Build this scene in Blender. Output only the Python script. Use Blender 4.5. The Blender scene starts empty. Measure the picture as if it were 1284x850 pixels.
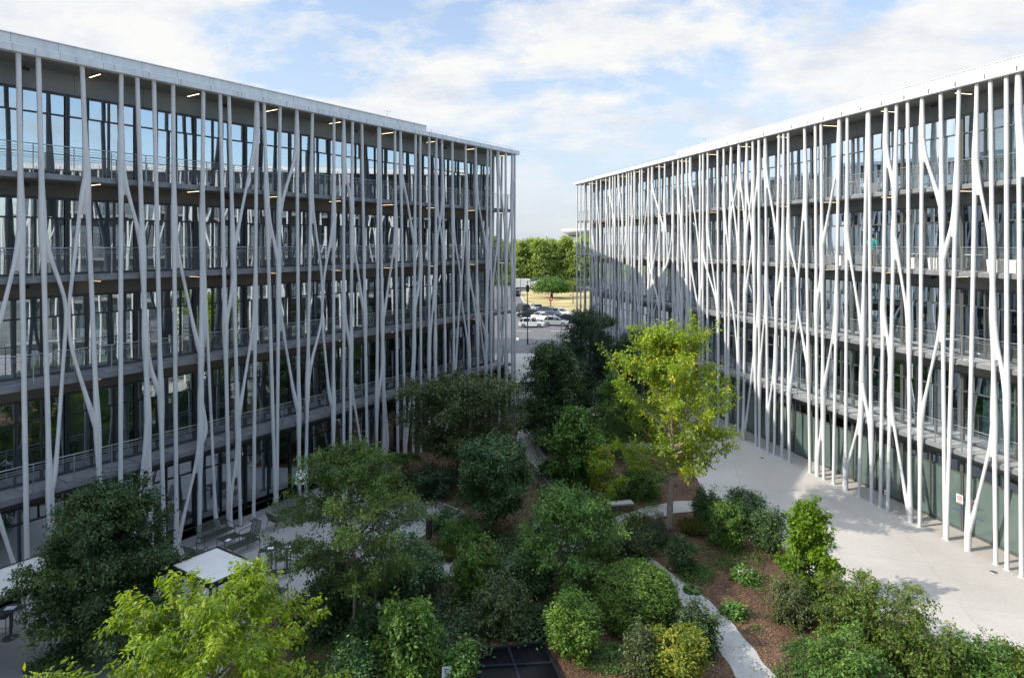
import bpy, math, random
import numpy as np
from mathutils import Vector, Matrix

random.seed(11)
RNG = np.random.default_rng(11)
SC = bpy.context.scene
COL = SC.collection
PI = math.pi
H = 13.4          # eye height
F = 810.0         # focal length in pixels of the 1284 px wide photograph
CX, HV = 642.0, 305.0

def G(u, v, z=0.0):
    """ground (or height z) point seen at photograph pixel u, v"""
    Y = F * (H - z) / (v - HV)
    return Vector(((u - CX) / F * Y, Y, z))
def W(u, v, Y):
    return Vector(((u - CX) / F * Y, Y, H - (v - HV) / F * Y))

# ------------------------------------------------------------------ objects
def tag(o, label=None, cat=None, group=None, kind=None):
    if label: o['label'] = label
    if cat: o['category'] = cat
    if group: o['group'] = group
    if kind: o['kind'] = kind
    return o
def empty(name, loc=(0, 0, 0), rz=0.0, label=None, cat=None, group=None):
    o = bpy.data.objects.new(name, None)
    COL.objects.link(o)
    o.location = loc
    o.rotation_euler = (0, 0, rz)
    o.empty_display_size = 0.2
    return tag(o, label, cat, group)
def copy_tree(o, parent=None):
    c = o.copy()
    COL.objects.link(c)
    c.parent = parent
    for ch in [x for x in bpy.data.objects if x.parent == o]:
        copy_tree(ch, c)
    return c
CH = {}
def dup(root, loc, rz, label):
    c = copy_tree(root)
    c.location = loc
    c.rotation_euler = (0, 0, rz)
    c['label'] = label
    return c

class MB:
    def __init__(s):
        s.v = []; s.f = []; s.sm = []
    def add(s, vs, fs, smooth=False):
        o = len(s.v)
        s.v += [tuple(p) for p in vs]
        s.f += [tuple(i + o for i in q) for q in fs]
        s.sm += [smooth] * len(fs)
        return s
    def boxf(s, o, ax, ay, az, x0, x1, y0, y1, z0, z1):
        """box in the frame o, ax, ay, az"""
        vs = []
        for z in (z0, z1):
            for y in (y0, y1):
                for x in (x0, x1):
                    vs.append(o + ax * x + ay * y + az * z)
        fs = [(0, 2, 3, 1), (4, 5, 7, 6), (0, 1, 5, 4), (2, 6, 7, 3), (0, 4, 6, 2), (1, 3, 7, 5)]
        if ax.cross(ay).dot(az) < 0:
            fs = [q[::-1] for q in fs]
        return s.add(vs, fs)
    def box(s, x0, x1, y0, y1, z0, z1):
        return s.boxf(Vector((0, 0, 0)), Vector((1, 0, 0)), Vector((0, 1, 0)), Vector((0, 0, 1)), x0, x1, y0, y1, z0, z1)
    def tube(s, pts, rad, n=8, cap=True, flat=None):
        pts = [Vector(p) for p in pts]
        if not hasattr(rad, '__len__'): rad = [rad] * len(pts)
        vs = []; fs = []
        ref = None
        for i, p in enumerate(pts):
            t = (pts[min(i + 1, len(pts) - 1)] - pts[max(i - 1, 0)])
            if t.length < 1e-9: t = Vector((0, 0, 1))
            t.normalize()
            if ref is None:
                ref = Vector((1, 0, 0)) if abs(t.x) < .8 else Vector((0, 1, 0))
            a = ref - t * ref.dot(t)
            if a.length < 1e-6: a = t.orthogonal()
            a.normalize(); ref = a
            b = t.cross(a)
            for k in range(n):
                w = 2 * PI * k / n
                vs.append(p + (a * math.cos(w) + b * math.sin(w)) * rad[i])
        for i in range(len(pts) - 1):
            for k in range(n):
                k2 = (k + 1) % n
                fs.append((i * n + k, i * n + k2, (i + 1) * n + k2, (i + 1) * n + k))
        s.add(vs, fs, True)
        if cap:
            m = len(pts)
            s.add(vs[:n], [tuple(range(n))[::-1]])
            s.add(vs[(m - 1) * n:], [tuple(range(n))])
        return s
    def lathe(s, prof, n=16, c=(0, 0, 0)):
        vs = []; fs = []
        for r, z in prof:
            for k in range(n):
                w = 2 * PI * k / n
                vs.append((c[0] + r * math.cos(w), c[1] + r * math.sin(w), c[2] + z))
        for i in range(len(prof) - 1):
            for k in range(n):
                k2 = (k + 1) % n
                fs.append((i * n + k, i * n + k2, (i + 1) * n + k2, (i + 1) * n + k))
        return s.add(vs, fs, True)
    def build(s, name, mat, parent=None, bevel=0.0):
        me = bpy.data.meshes.new(name)
        me.from_pydata(s.v, [], s.f)
        me.polygons.foreach_set('use_smooth', s.sm)
        me.materials.append(mat)
        me.update()
        o = bpy.data.objects.new(name, me)
        COL.objects.link(o)
        if parent: o.parent = parent
        if bevel:
            m = o.modifiers.new('bevel', 'BEVEL')
            m.width = bevel; m.segments = 2; m.limit_method = 'ANGLE'
        return o

# ---------------------------------------------------------------- materials
def mat(name):
    m = bpy.data.materials.new(name)
    m.use_nodes = True
    nt = m.node_tree
    b = nt.nodes['Principled BSDF']
    return m, nt, b
def L(nt, a, b): nt.links.new(a, b)
def node(nt, t, **kw):
    n = nt.nodes.new(t)
    for k, v in kw.items():
        if k in n.inputs: n.inputs[k].default_value = v
        else: setattr(n, k, v)
    return n
def c4(c): return (c[0], c[1], c[2], 1)
def ramp(nt, fac, stops):
    r = nt.nodes.new('ShaderNodeValToRGB')
    e = r.color_ramp.elements
    while len(e) < len(stops): e.new(0.5)
    for q, (p, c) in zip(e, stops):
        q.position = p; q.color = c4(c)
    L(nt, fac, r.inputs['Fac'])
    return r.outputs['Color']
def plain(name, col, rough=.6, metal=0.0, var=.12, scale=4.0, bump=0.0, bscale=60, spec=.5):
    m, nt, b = mat(name)
    tc = node(nt, 'ShaderNodeTexCoord')
    nz = node(nt, 'ShaderNodeTexNoise', Scale=scale, Detail=6.0, Roughness=.6)
    L(nt, tc.outputs['Object'], nz.inputs['Vector'])
    d = [max(0, c * (1 - var * 1.6)) for c in col]; h = [min(1, c * (1 + var)) for c in col]
    L(nt, ramp(nt, nz.outputs['Fac'], [(.3, d), (.7, h)]), b.inputs['Base Color'])
    b.inputs['Roughness'].default_value = rough
    b.inputs['Metallic'].default_value = metal
    b.inputs['Specular IOR Level'].default_value = spec
    if bump:
        n2 = node(nt, 'ShaderNodeTexNoise', Scale=bscale, Detail=4.0)
        L(nt, tc.outputs['Object'], n2.inputs['Vector'])
        bp = node(nt, 'ShaderNodeBump', Strength=bump, Distance=.02)
        L(nt, n2.outputs['Fac'], bp.inputs['Height'])
        L(nt, bp.outputs['Normal'], b.inputs['Normal'])
    return m
def leafmat(name, lo, mid, hi, accent=None, amount=0.0, trans=.35, rough=.5):
    """lo..hi: the colours the leaves themselves vary between; accent: turned leaves"""
    m, nt, b = mat(name)
    at = node(nt, 'ShaderNodeAttribute', attribute_name='var')
    col = ramp(nt, at.outputs['Fac'], [(0, lo), (.5, mid), (1, hi)])
    if accent:
        a2 = node(nt, 'ShaderNodeAttribute', attribute_name='var2')
        gt = node(nt, 'ShaderNodeMath', operation='LESS_THAN')
        L(nt, a2.outputs['Fac'], gt.inputs[0]); gt.inputs[1].default_value = amount
        mx = node(nt, 'ShaderNodeMix', data_type='RGBA')
        L(nt, gt.outputs[0], mx.inputs['Factor'])
        L(nt, col, mx.inputs['A']); mx.inputs['B'].default_value = c4(accent)
        col = mx.outputs['Result']
    L(nt, col, b.inputs['Base Color'])
    b.inputs['Roughness'].default_value = rough
    b.inputs['Specular IOR Level'].default_value = .35
    tr = node(nt, 'ShaderNodeBsdfTranslucent')
    hs = node(nt, 'ShaderNodeHueSaturation', Hue=.485, Saturation=1.1, Value=1.5)
    L(nt, col, hs.inputs['Color']); L(nt, hs.outputs['Color'], tr.inputs['Color'])
    ms = node(nt, 'ShaderNodeMixShader'); ms.inputs['Fac'].default_value = trans
    out = nt.nodes['Material Output']
    L(nt, b.outputs[0], ms.inputs[1]); L(nt, tr.outputs[0], ms.inputs[2]); L(nt, ms.outputs[0], out.inputs['Surface'])
    return m
def glassmat(name, tint, refl=.3, rough=.0, wave=.0):
    m, nt, b = mat(name)
    nt.nodes.remove(b)
    tr = node(nt, 'ShaderNodeBsdfTransparent', Color=c4(tint))
    gl = node(nt, 'ShaderNodeBsdfGlossy', Color=(.82, .92, 1, 1), Roughness=rough)
    fr = node(nt, 'ShaderNodeFresnel', IOR=1.5)
    mr = node(nt, 'ShaderNodeMapRange'); mr.inputs['To Min'].default_value = refl - .04
    mr.inputs['To Max'].default_value = 1.0
    L(nt, fr.outputs[0], mr.inputs['Value'])
    if wave:
        tc = node(nt, 'ShaderNodeTexCoord')
        nz = node(nt, 'ShaderNodeTexNoise', Scale=.7, Detail=1.0)
        L(nt, tc.outputs['Object'], nz.inputs['Vector'])
        bp = node(nt, 'ShaderNodeBump', Strength=wave, Distance=.01)
        L(nt, nz.outputs['Fac'], bp.inputs['Height']); L(nt, bp.outputs[0], gl.inputs['Normal'])
    ms = node(nt, 'ShaderNodeMixShader')
    L(nt, mr.outputs[0], ms.inputs['Fac']); L(nt, tr.outputs[0], ms.inputs[1]); L(nt, gl.outputs[0], ms.inputs[2])
    L(nt, ms.outputs[0], nt.nodes['Material Output'].inputs['Surface'])
    return m
def emit(name, col, s):
    m, nt, b = mat(name)
    b.inputs['Base Color'].default_value = c4(col)
    b.inputs['Emission Color'].default_value = c4(col)
    b.inputs['Emission Strength'].default_value = s
    return m

M = {}
def mk_column():
    m, nt, b = mat('painted_steel')
    tc = node(nt, 'ShaderNodeTexCoord')
    mp = node(nt, 'ShaderNodeMapping'); mp.inputs['Scale'].default_value = (3, 3, .25)
    L(nt, tc.outputs['Object'], mp.inputs['Vector'])
    nz = node(nt, 'ShaderNodeTexNoise', Scale=2.5, Detail=5.0)
    L(nt, mp.outputs[0], nz.inputs['Vector'])
    L(nt, ramp(nt, nz.outputs['Fac'], [(.28, (.43, .435, .435)), (.45, (.55, .555, .555)), (.8, (.61, .61, .605))]), b.inputs['Base Color'])
    b.inputs['Roughness'].default_value = .42
    return m
M['column'] = mk_column()
def mk_fascia(name, rot):
    m, nt, b = mat(name)
    tc = node(nt, 'ShaderNodeTexCoord'); mp = node(nt, 'ShaderNodeMapping'); mp.inputs['Rotation'].default_value = (0, 0, rot)
    L(nt, tc.outputs['Object'], mp.inputs['Vector'])
    sp = node(nt, 'ShaderNodeSeparateXYZ'); L(nt, mp.outputs[0], sp.inputs[0])
    cb = node(nt, 'ShaderNodeCombineXYZ'); L(nt, sp.outputs['X'], cb.inputs[0]); cb.inputs[1].default_value = 20.0
    br = node(nt, 'ShaderNodeTexBrick', Scale=1.0); br.offset = 0
    br.inputs['Brick Width'].default_value = 1.5; br.inputs['Row Height'].default_value = 50.0; br.inputs['Mortar Size'].default_value = .008
    br.inputs['Color1'].default_value = (.68, .69, .70, 1); br.inputs['Color2'].default_value = (.65, .66, .675, 1); br.inputs['Mortar'].default_value = (.25, .26, .27, 1)
    L(nt, cb.outputs[0], br.inputs['Vector'])
    m2 = node(nt, 'ShaderNodeMapping'); m2.inputs['Scale'].default_value = (2.5, 2.5, .35); L(nt, tc.outputs['Object'], m2.inputs['Vector'])
    nz = node(nt, 'ShaderNodeTexNoise', Scale=1.4, Detail=6.0); L(nt, m2.outputs[0], nz.inputs['Vector'])
    mx = node(nt, 'ShaderNodeMix', data_type='RGBA', blend_type='MULTIPLY'); mx.inputs['Factor'].default_value = 1
    L(nt, br.outputs['Color'], mx.inputs['A']); L(nt, ramp(nt, nz.outputs['Fac'], [(.3, (.84, .84, .83)), (.65, (1, 1, 1))]), mx.inputs['B'])
    L(nt, mx.outputs['Result'], b.inputs['Base Color']); b.inputs['Roughness'].default_value = .42
    return m
M['fascia'] = mk_fascia('fascia_metal', -.9735)
M['fascia_r'] = mk_fascia('fascia_metal_white', -1.821)
M['edge'] = plain('slab_edge_metal', (.19, .20, .21), .45, .0, .15, 1.5)
M['soffit'] = plain('soffit_panel', (.20, .19, .18), .6, 0, .1, .5)
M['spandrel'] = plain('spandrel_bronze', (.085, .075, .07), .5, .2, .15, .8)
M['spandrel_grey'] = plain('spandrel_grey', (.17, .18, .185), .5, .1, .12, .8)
M['deck'] = plain('balcony_deck', (.34, .34, .335), .7, 0, .2, 1.2, .2)
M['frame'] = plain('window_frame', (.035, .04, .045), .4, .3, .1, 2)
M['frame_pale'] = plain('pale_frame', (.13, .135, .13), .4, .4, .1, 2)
M['floor_in'] = plain('office_floor', (.13, .11, .095), .6, 0, .2, .6)
M['wall_in'] = plain('office_wall', (.10, .09, .08), .8, 0, .35, .35)
M['curtain'] = plain('curtain_cloth', (.22, .27, .28), .9, 0, .3, 3)
M['blind'] = plain('roller_blind', (.22, .25, .26), .9, 0, .08, 2)
M['glass'] = glassmat('facade_glass', (.50, .56, .56), .55, 0, .12)
M['glass_r'] = glassmat('facade_glass_clear', (.46, .62, .65), .34, 0, .12)
def mk_mesh():
    m, nt, b = mat('railing_mesh')
    b.inputs['Base Color'].default_value = (.32, .34, .35, 1); b.inputs['Roughness'].default_value = .5
    tr = node(nt, 'ShaderNodeBsdfTransparent'); ms = node(nt, 'ShaderNodeMixShader'); ms.inputs['Fac'].default_value = .07
    L(nt, tr.outputs[0], ms.inputs[1]); L(nt, b.outputs[0], ms.inputs[2]); L(nt, ms.outputs[0], nt.nodes['Material Output'].inputs['Surface'])
    return m
M['rail_glass'] = mk_mesh()
M['rail'] = plain('steel_rail', (.45, .47, .48), .35, .7, .08, 4)
M['lamp'] = emit('warm_strip', (1.0, .72, .42), 2.2)
M['black'] = plain('black_metal', (.018, .019, .022), .45, .3, .2, 3)
def mk_film():
    m, nt, b = mat('frosted_film')
    tc = node(nt, 'ShaderNodeTexCoord')
    nz = node(nt, 'ShaderNodeTexNoise', Scale=.5, Detail=3.0)
    L(nt, tc.outputs['Object'], nz.inputs['Vector'])
    L(nt, ramp(nt, nz.outputs['Fac'], [(.3, (.075, .11, .10)), (.7, (.12, .165, .145))]), b.inputs['Base Color'])
    b.inputs['Roughness'].default_value = .06
    b.inputs['Specular IOR Level'].default_value = .9
    return m
M['film'] = mk_film()

def mk_concrete(name, a, bcol, joint=None, jscale=(.4, .25), rot=0.0, stain=.5):
    m, nt, b = mat(name)
    tc = node(nt, 'ShaderNodeTexCoord')
    n1 = node(nt, 'ShaderNodeTexNoise', Scale=.25, Detail=8.0, Roughness=.65)
    n2 = node(nt, 'ShaderNodeTexNoise', Scale=9.0, Detail=6.0, Roughness=.7)
    n3 = node(nt, 'ShaderNodeTexVoronoi', Scale=70.0)
    for n in (n1, n2, n3): L(nt, tc.outputs['Object'], n.inputs['Vector'])
    c1 = ramp(nt, n1.outputs['Fac'], [(.3, a), (.72, bcol)])
    c2 = ramp(nt, n2.outputs['Fac'], [(.3, (.80, .79, .78)), (.7, (1, 1, 1))])
    mx = node(nt, 'ShaderNodeMix', data_type='RGBA', blend_type='MULTIPLY'); mx.inputs['Factor'].default_value = stain
    L(nt, c1, mx.inputs['A']); L(nt, c2, mx.inputs['B'])
    col = mx.outputs['Result']
    c3 = ramp(nt, n3.outputs['Distance'], [(0, (.86, .86, .86)), (.35, (1, 1, 1))])
    m2 = node(nt, 'ShaderNodeMix', data_type='RGBA', blend_type='MULTIPLY'); m2.inputs['Factor'].default_value = .5
    L(nt, col, m2.inputs['A']); L(nt, c3, m2.inputs['B']); col = m2.outputs['Result']
    if joint:
        mp = node(nt, 'ShaderNodeMapping'); mp.inputs['Rotation'].default_value = (0, 0, rot)
        L(nt, tc.outputs['Object'], mp.inputs['Vector'])
        br = node(nt, 'ShaderNodeTexBrick', Scale=1.0); br.offset = 0.0
        br.inputs['Brick Width'].default_value = jscale[0]; br.inputs['Row Height'].default_value = jscale[1]
        br.inputs['Mortar Size'].default_value = .009
        br.inputs['Color1'].default_value = (1, 1, 1, 1); br.inputs['Color2'].default_value = (.955, .955, .95, 1)
        br.inputs['Mortar'].default_value = c4(joint)
        L(nt, mp.outputs[0], br.inputs['Vector'])
        m3 = node(nt, 'ShaderNodeMix', data_type='RGBA', blend_type='MULTIPLY'); m3.inputs['Factor'].default_value = 1
        L(nt, col, m3.inputs['A']); L(nt, br.outputs['Color'], m3.inputs['B']); col = m3.outputs['Result']
    L(nt, col, b.inputs['Base Color'])
    b.inputs['Roughness'].default_value = .75
    b.inputs['Specular IOR Level'].default_value = .3
    bp = node(nt, 'ShaderNodeBump', Strength=.15, Distance=.01)
    L(nt, n2.outputs['Fac'], bp.inputs['Height']); L(nt, bp.outputs[0], b.inputs['Normal'])
    return m
M['plaza'] = mk_concrete('plaza_concrete', (.40, .368, .332), (.52, .482, .438), (.70, .69, .68), (3.4, 3.4), .25, .9)
M['path'] = mk_concrete('path_concrete', (.31, .295, .275), (.40, .385, .36), None)
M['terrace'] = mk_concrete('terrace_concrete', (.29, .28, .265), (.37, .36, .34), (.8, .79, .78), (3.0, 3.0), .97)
M['sidewalk'] = mk_concrete('pavement_slabs', (.36, .34, .31), (.44, .42, .385), (.8, .8, .8), (2, 2), .2)
M['kerb'] = plain('kerb_stone', (.42, .41, .39), .8, 0, .15, 4)
M['asphalt'] = plain('asphalt', (.115, .112, .11), .85, 0, .2, 1.0, .3)
M['paint'] = plain('road_paint', (.72, .72, .70), .6, 0, .12, 2)
def mk_mulch():
    m, nt, b = mat('bark_mulch')
    tc = node(nt, 'ShaderNodeTexCoord')
    v1 = node(nt, 'ShaderNodeTexVoronoi', Scale=17.0); v2 = node(nt, 'ShaderNodeTexVoronoi', Scale=41.0)
    n1 = node(nt, 'ShaderNodeTexNoise', Scale=.7, Detail=7.0, Roughness=.65)
    for n in (v1, v2, n1): L(nt, tc.outputs['Object'], n.inputs['Vector'])
    c1 = ramp(nt, v1.outputs['Color'], [(.1, (.045, .026, .018)), (.5, (.125, .070, .045)), (.9, (.23, .138, .09))])
    c2 = ramp(nt, v2.outputs['Color'], [(.1, (.055, .032, .022)), (.6, (.155, .088, .056)), (.95, (.30, .195, .13))])
    mx = node(nt, 'ShaderNodeMix', data_type='RGBA'); mx.inputs['Factor'].default_value = .5
    L(nt, c1, mx.inputs['A']); L(nt, c2, mx.inputs['B'])
    big = ramp(nt, n1.outputs['Fac'], [(.3, (.55, .55, .55)), (.7, (1.15, 1.1, 1.05))])
    m2 = node(nt, 'ShaderNodeMix', data_type='RGBA', blend_type='MULTIPLY'); m2.inputs['Factor'].default_value = 1
    L(nt, mx.outputs['Result'], m2.inputs['A']); L(nt, big, m2.inputs['B'])
    L(nt, m2.outputs['Result'], b.inputs['Base Color'])
    b.inputs['Roughness'].default_value = .9
    b.inputs['Specular IOR Level'].default_value = .2
    bp = node(nt, 'ShaderNodeBump', Strength=.9, Distance=.05)
    L(nt, v1.outputs['Distance'], bp.inputs['Height']); L(nt, bp.outputs[0], b.inputs['Normal'])
    return m
M['mulch'] = mk_mulch()
M['grass_dry'] = plain('dry_grass', (.40, .315, .13), .9, 0, .35, .18, .5)
M['ground'] = plain('far_ground', (.13, .125, .10), .9, 0, .3, .02)
M['meadow'] = plain('far_meadow', (.10, .125, .04), .9, 0, .3, .05)
M['bark'] = plain('bark', (.16, .13, .10), .85, 0, .35, 14, .6, 40)
M['bark_pale'] = plain('pale_bark', (.30, .25, .19), .85, 0, .3, 10, .6, 40)
M['bark_dark'] = plain('dark_bark', (.07, .055, .045), .85, 0, .3, 14, .6, 40)
M['olive_metal'] = plain('olive_metal', (.055, .066, .05), .45, .2, .1, 5)
M['canvas'] = plain('canvas', (.60, .58, .55), .85, 0, .06, 1.2, .15, 200)
M['card'] = plain('menu_card', (.70, .78, .86), .5, 0, .04, 9)
M['shade'] = plain('lamp_shade', (.80, .80, .80), .7, 0, .03, 6)
M['corten'] = plain('rusty_steel', (.055, .036, .028), .75, .3, .4, 8)
M['timber'] = plain('timber', (.13, .075, .05), .7, 0, .3, 12)
M['stone'] = plain('pale_stone', (.34, .32, .29), .7, 0, .12, 5)
M['dark_glass'] = plain('black_glass', (.004, .0045, .006), .3, 0, .1, 2, spec=.12)
M['steel_blue'] = plain('dark_steel_frame', (.010, .012, .018), .7, 0, .1, 5, spec=.12)

# leaves
M['lf_gold'] = leafmat('leaf_gold_green', (.12, .20, .016), (.20, .30, .025), (.31, .38, .03), (.55, .45, .025), .17, .42)
M['lf_fore'] = leafmat('leaf_yellow_green', (0.097, 0.171, 0.014), (0.185, 0.285, 0.020), (0.282, 0.361, 0.032), (.40, .30, .04), .06, .42)
M['lf_acer'] = leafmat('leaf_fine_green', (0.034, 0.073, 0.013), (0.067, 0.125, 0.020), (0.118, 0.185, 0.029), None, 0, .24)
M['lf_dark'] = leafmat('leaf_dark_green', (0.025, 0.055, 0.017), (0.045, 0.087, 0.024), (0.085, 0.138, 0.032), (.17, .12, .04), .035, .14)
M['lf_olive'] = leafmat('leaf_olive', (0.045, 0.064, 0.022), (0.076, 0.103, 0.032), (0.120, 0.149, 0.046), (.17, .12, .04), .035, .16)
M['lf_deep'] = leafmat('leaf_glossy_deep', (0.026, 0.064, 0.020), (0.052, 0.114, 0.031), (0.091, 0.174, 0.045), None, 0, .12, .3)
M['lf_mid'] = leafmat('leaf_mid_green', (0.048, 0.104, 0.017), (0.081, 0.167, 0.025), (0.136, 0.237, 0.037), (.17, .12, .04), .035, .2)
M['lf_bright'] = leafmat('leaf_bright_green', (.08, .15, .012), (.13, .235, .016), (.20, .32, .025), None, 0, .42)
M['lf_round'] = leafmat('leaf_fresh_green', (0.052, 0.107, 0.013), (0.089, 0.167, 0.018), (0.137, 0.226, 0.027), (.17, .12, .04), .035, .2)
M['lf_dome'] = leafmat('leaf_dome_green', (.055, .105, .015), (.095, .165, .022), (.15, .235, .034), None, 0, .25)
M['lf_goldbush'] = leafmat('leaf_golden', (.05, .10, .014), (.14, .185, .02), (.38, .36, .03), (.34, .19, .03), .08, .28)
M['lf_brown'] = leafmat('leaf_browning', (.055, .105, .018), (.11, .175, .028), (.19, .26, .04), (.18, .13, .05), .10, .38)
M['lf_conifer'] = leafmat('needle_dark', (0.024, 0.052, 0.028), (0.045, 0.086, 0.041), (0.078, 0.129, 0.052), None, 0, .15)
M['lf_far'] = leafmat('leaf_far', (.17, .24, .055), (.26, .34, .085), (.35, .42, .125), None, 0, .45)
M['lf_grass'] = leafmat('grass_blade', (.07, .095, .02), (.11, .14, .03), (.18, .19, .05), (.22, .17, .07), .15, .35)
M['lf_cover'] = leafmat('ground_cover_leaf', (.035, .08, .014), (.06, .13, .022), (.10, .19, .03), None, 0, .3)
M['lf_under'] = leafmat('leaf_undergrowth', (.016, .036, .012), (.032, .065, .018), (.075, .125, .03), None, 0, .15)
M['lf_litter'] = leafmat('fallen_leaf', (.30, .19, .03), (.42, .28, .05), (.24, .13, .04), None, 0, .1)
M['petal'] = leafmat('white_petal', (.6, .62, .56), (.74, .76, .70), (.82, .82, .78), None, 0, .3)

# ------------------------------------------------------------- the two offices
LV = [3.95, 8.0, 11.92, 15.80]       # undersides of the balcony slabs
TH = .20
SOF = 20.25
GD = 1.45                             # glass line behind the column line
Z = Vector((0, 0, 1))

class Facade:
    def __init__(s, O, P, side):
        s.O = Vector((O[0], O[1], 0)); d = Vector((P[0], P[1], 0)) - s.O
        s.len = d.length; s.d = d.normalized()
        s.nb = Vector((-s.d.y, s.d.x, 0)) * side       # pointing into the building
    def pt(s, a, off=0.0, z=0.0):
        return s.O + s.d * a + s.nb * off + Z * z
    def sz(s, u, v, off=0.0):
        a = (u - CX) / F
        o = s.O + s.nb * off
        Y = o.dot(s.nb) / (a * s.nb.x + s.nb.y)
        p = Vector((a * Y, Y, 0))
        return ((p - s.O).dot(s.d), H - (v - HV) / F * Y)

FL = Facade((-17.9, 23.25), (.19, 49.99), 1)
FR = Facade((20.45, 26.05), (7.6, 76.0), -1)

LM = [  # columns of the left building, read top to bottom in photograph pixels
 [(23,70),(25.6,211),(24,280),(26,320),(28,380),(30,450),(32,570),(34,696),(35,764)],
 [(48,75),(51,173),(53,271),(55,301),(54.5,370),(58,450),(60,530),(65,610),(65,672),(66,752)],
 [(103,86),(103.4,154),(104,211),(103.5,237),(109,248),(113,305),(116,370),(120,450),(122,502),(123,530),(127,600),(130,726)],
 [(152,96),(152,135),(153,210),(151.5,267),(151,380),(150,490),(150.5,600),(151,718)],
 [(172,100),(175,178),(176.5,266),(178,337),(181,390),(184.6,445),(184.6,535),(188,588),(189.5,633),(191,702)],
 [(193,105),(195,196),(196,266),(198,390),(200,464),(199,494),(202.6,558),(205,641),(206,696)],
 [(217,109),(217,196),(218,259),(218,300),(218,390),(218.5,483),(221,652),(221.5,690)],
 [(255,117.5),(255,196),(256,266),(253,337),(252,390),(248.5,438),(251.5,475),(253.4,517),(251,560),(250,678)],
 [(276,122),(277,196),(278,302),(280,390),(282,440),(282,483),(285,596),(287,622),(288,663)],
 [(287,124),(288,196),(293,288),(295,316),(294,355),(293.5,380),(296,445),(300,517),(300,581),(301.5,657)],
 [(322,131),(321,177),(322,247),(321,311),(320,390),(319.5,412),(319.5,507),(318,652)],
 [(331,133),(333,199),(335,263),(336,311),(337.6,390),(340,459),(343.4,513),(344.3,555),(345.6,641)],
 [(351,136.5),(350.7,199),(350.7,263),(347.5,311),(347.5,342),(350.3,385),(348,428),(347.8,480),(344.8,520),(345.2,560),(347,640)],
 [(372,141),(371,199),(372.6,279),(373.6,390),(373,501),(374.5,583),(375.5,629)],
 [(391.7,145),(391,199),(391,247),(388,311),(386.5,380),(386.3,466),(384.7,507),(383,602),(383,626)],
 [(418.7,151),(418.7,215),(417.4,285),(418,390),(418,475),(416,513),(417.4,571),(418,612)],
 [(431,153),(431.7,209),(431,263),(431,390),(431,532),(431,607)],
 [(442,155.6),(441,215),(442,298),(440,342),(439.7,390),(438.7,428),(440,475),(439,539),(439,604)],
 [(453.6,158),(454,247),(456,342),(457.8,399),(460,539),(461,595)],
 [(474.5,162),(475.6,249),(475,294),(472.7,305),(472,350),(471.8,452),(473.4,485),(472,590)],
 [(476,162.5),(476.8,290),(478,350),(480,385),(481,420),(480,463),(481,500),(482,587)],
 [(495,167),(495.7,272),(496.8,350),(497,429),(499,581)],
 [(502,168),(503,214),(503,294),(504,350),(505.8,429),(507,496),(508,577)],
 [(521,171),(520.3,260),(518,305),(519,350),(521,375),(518.5,407),(518,463),(518,573)],
 [(526.8,172),(527,272),(526,350),(526,429),(527,485),(528,569)],
 [(538,174.5),(538,350),(538,436),(537.8,481),(538,565)],
 [(547,176),(546.7,249),(545,316),(546,350),(545,420),(544.5,452),(545,481),(545,562)],
 [(554,178),(554.5,245),(556,294),(556.8,340),(558,440),(559.4,483),(560,556)],
 [(567,180.6),(567,272),(568.4,350),(569,420),(570,479),(570,552)],
 [(583.6,184),(583.6,254),(586,294),(587,350),(588.5,429),(590.3,479),(590,544)],
 [(596.3,186),(596.8,227),(597.4,350),(598.6,376),(599,483),(600,541)],
 [(611.3,189.5),(610.4,260.6),(609,305),(610,350),(609,429),(608.6,474),(609,537)],
 [(615.3,190.6),(614.5,294),(614.5,350),(615,461),(616,534)],
 [(624,192.4),(624.4,300),(625.4,456),(626,530)],
 [(634,194.6),(634,300),(635.3,369),(634.5,430),(635,527)],
 [(642,197),(642,300),(642,430),(642,524)],
 [(645.3,194.6),(645.3,300),(645.3,430),(645.3,523)],
]
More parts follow.
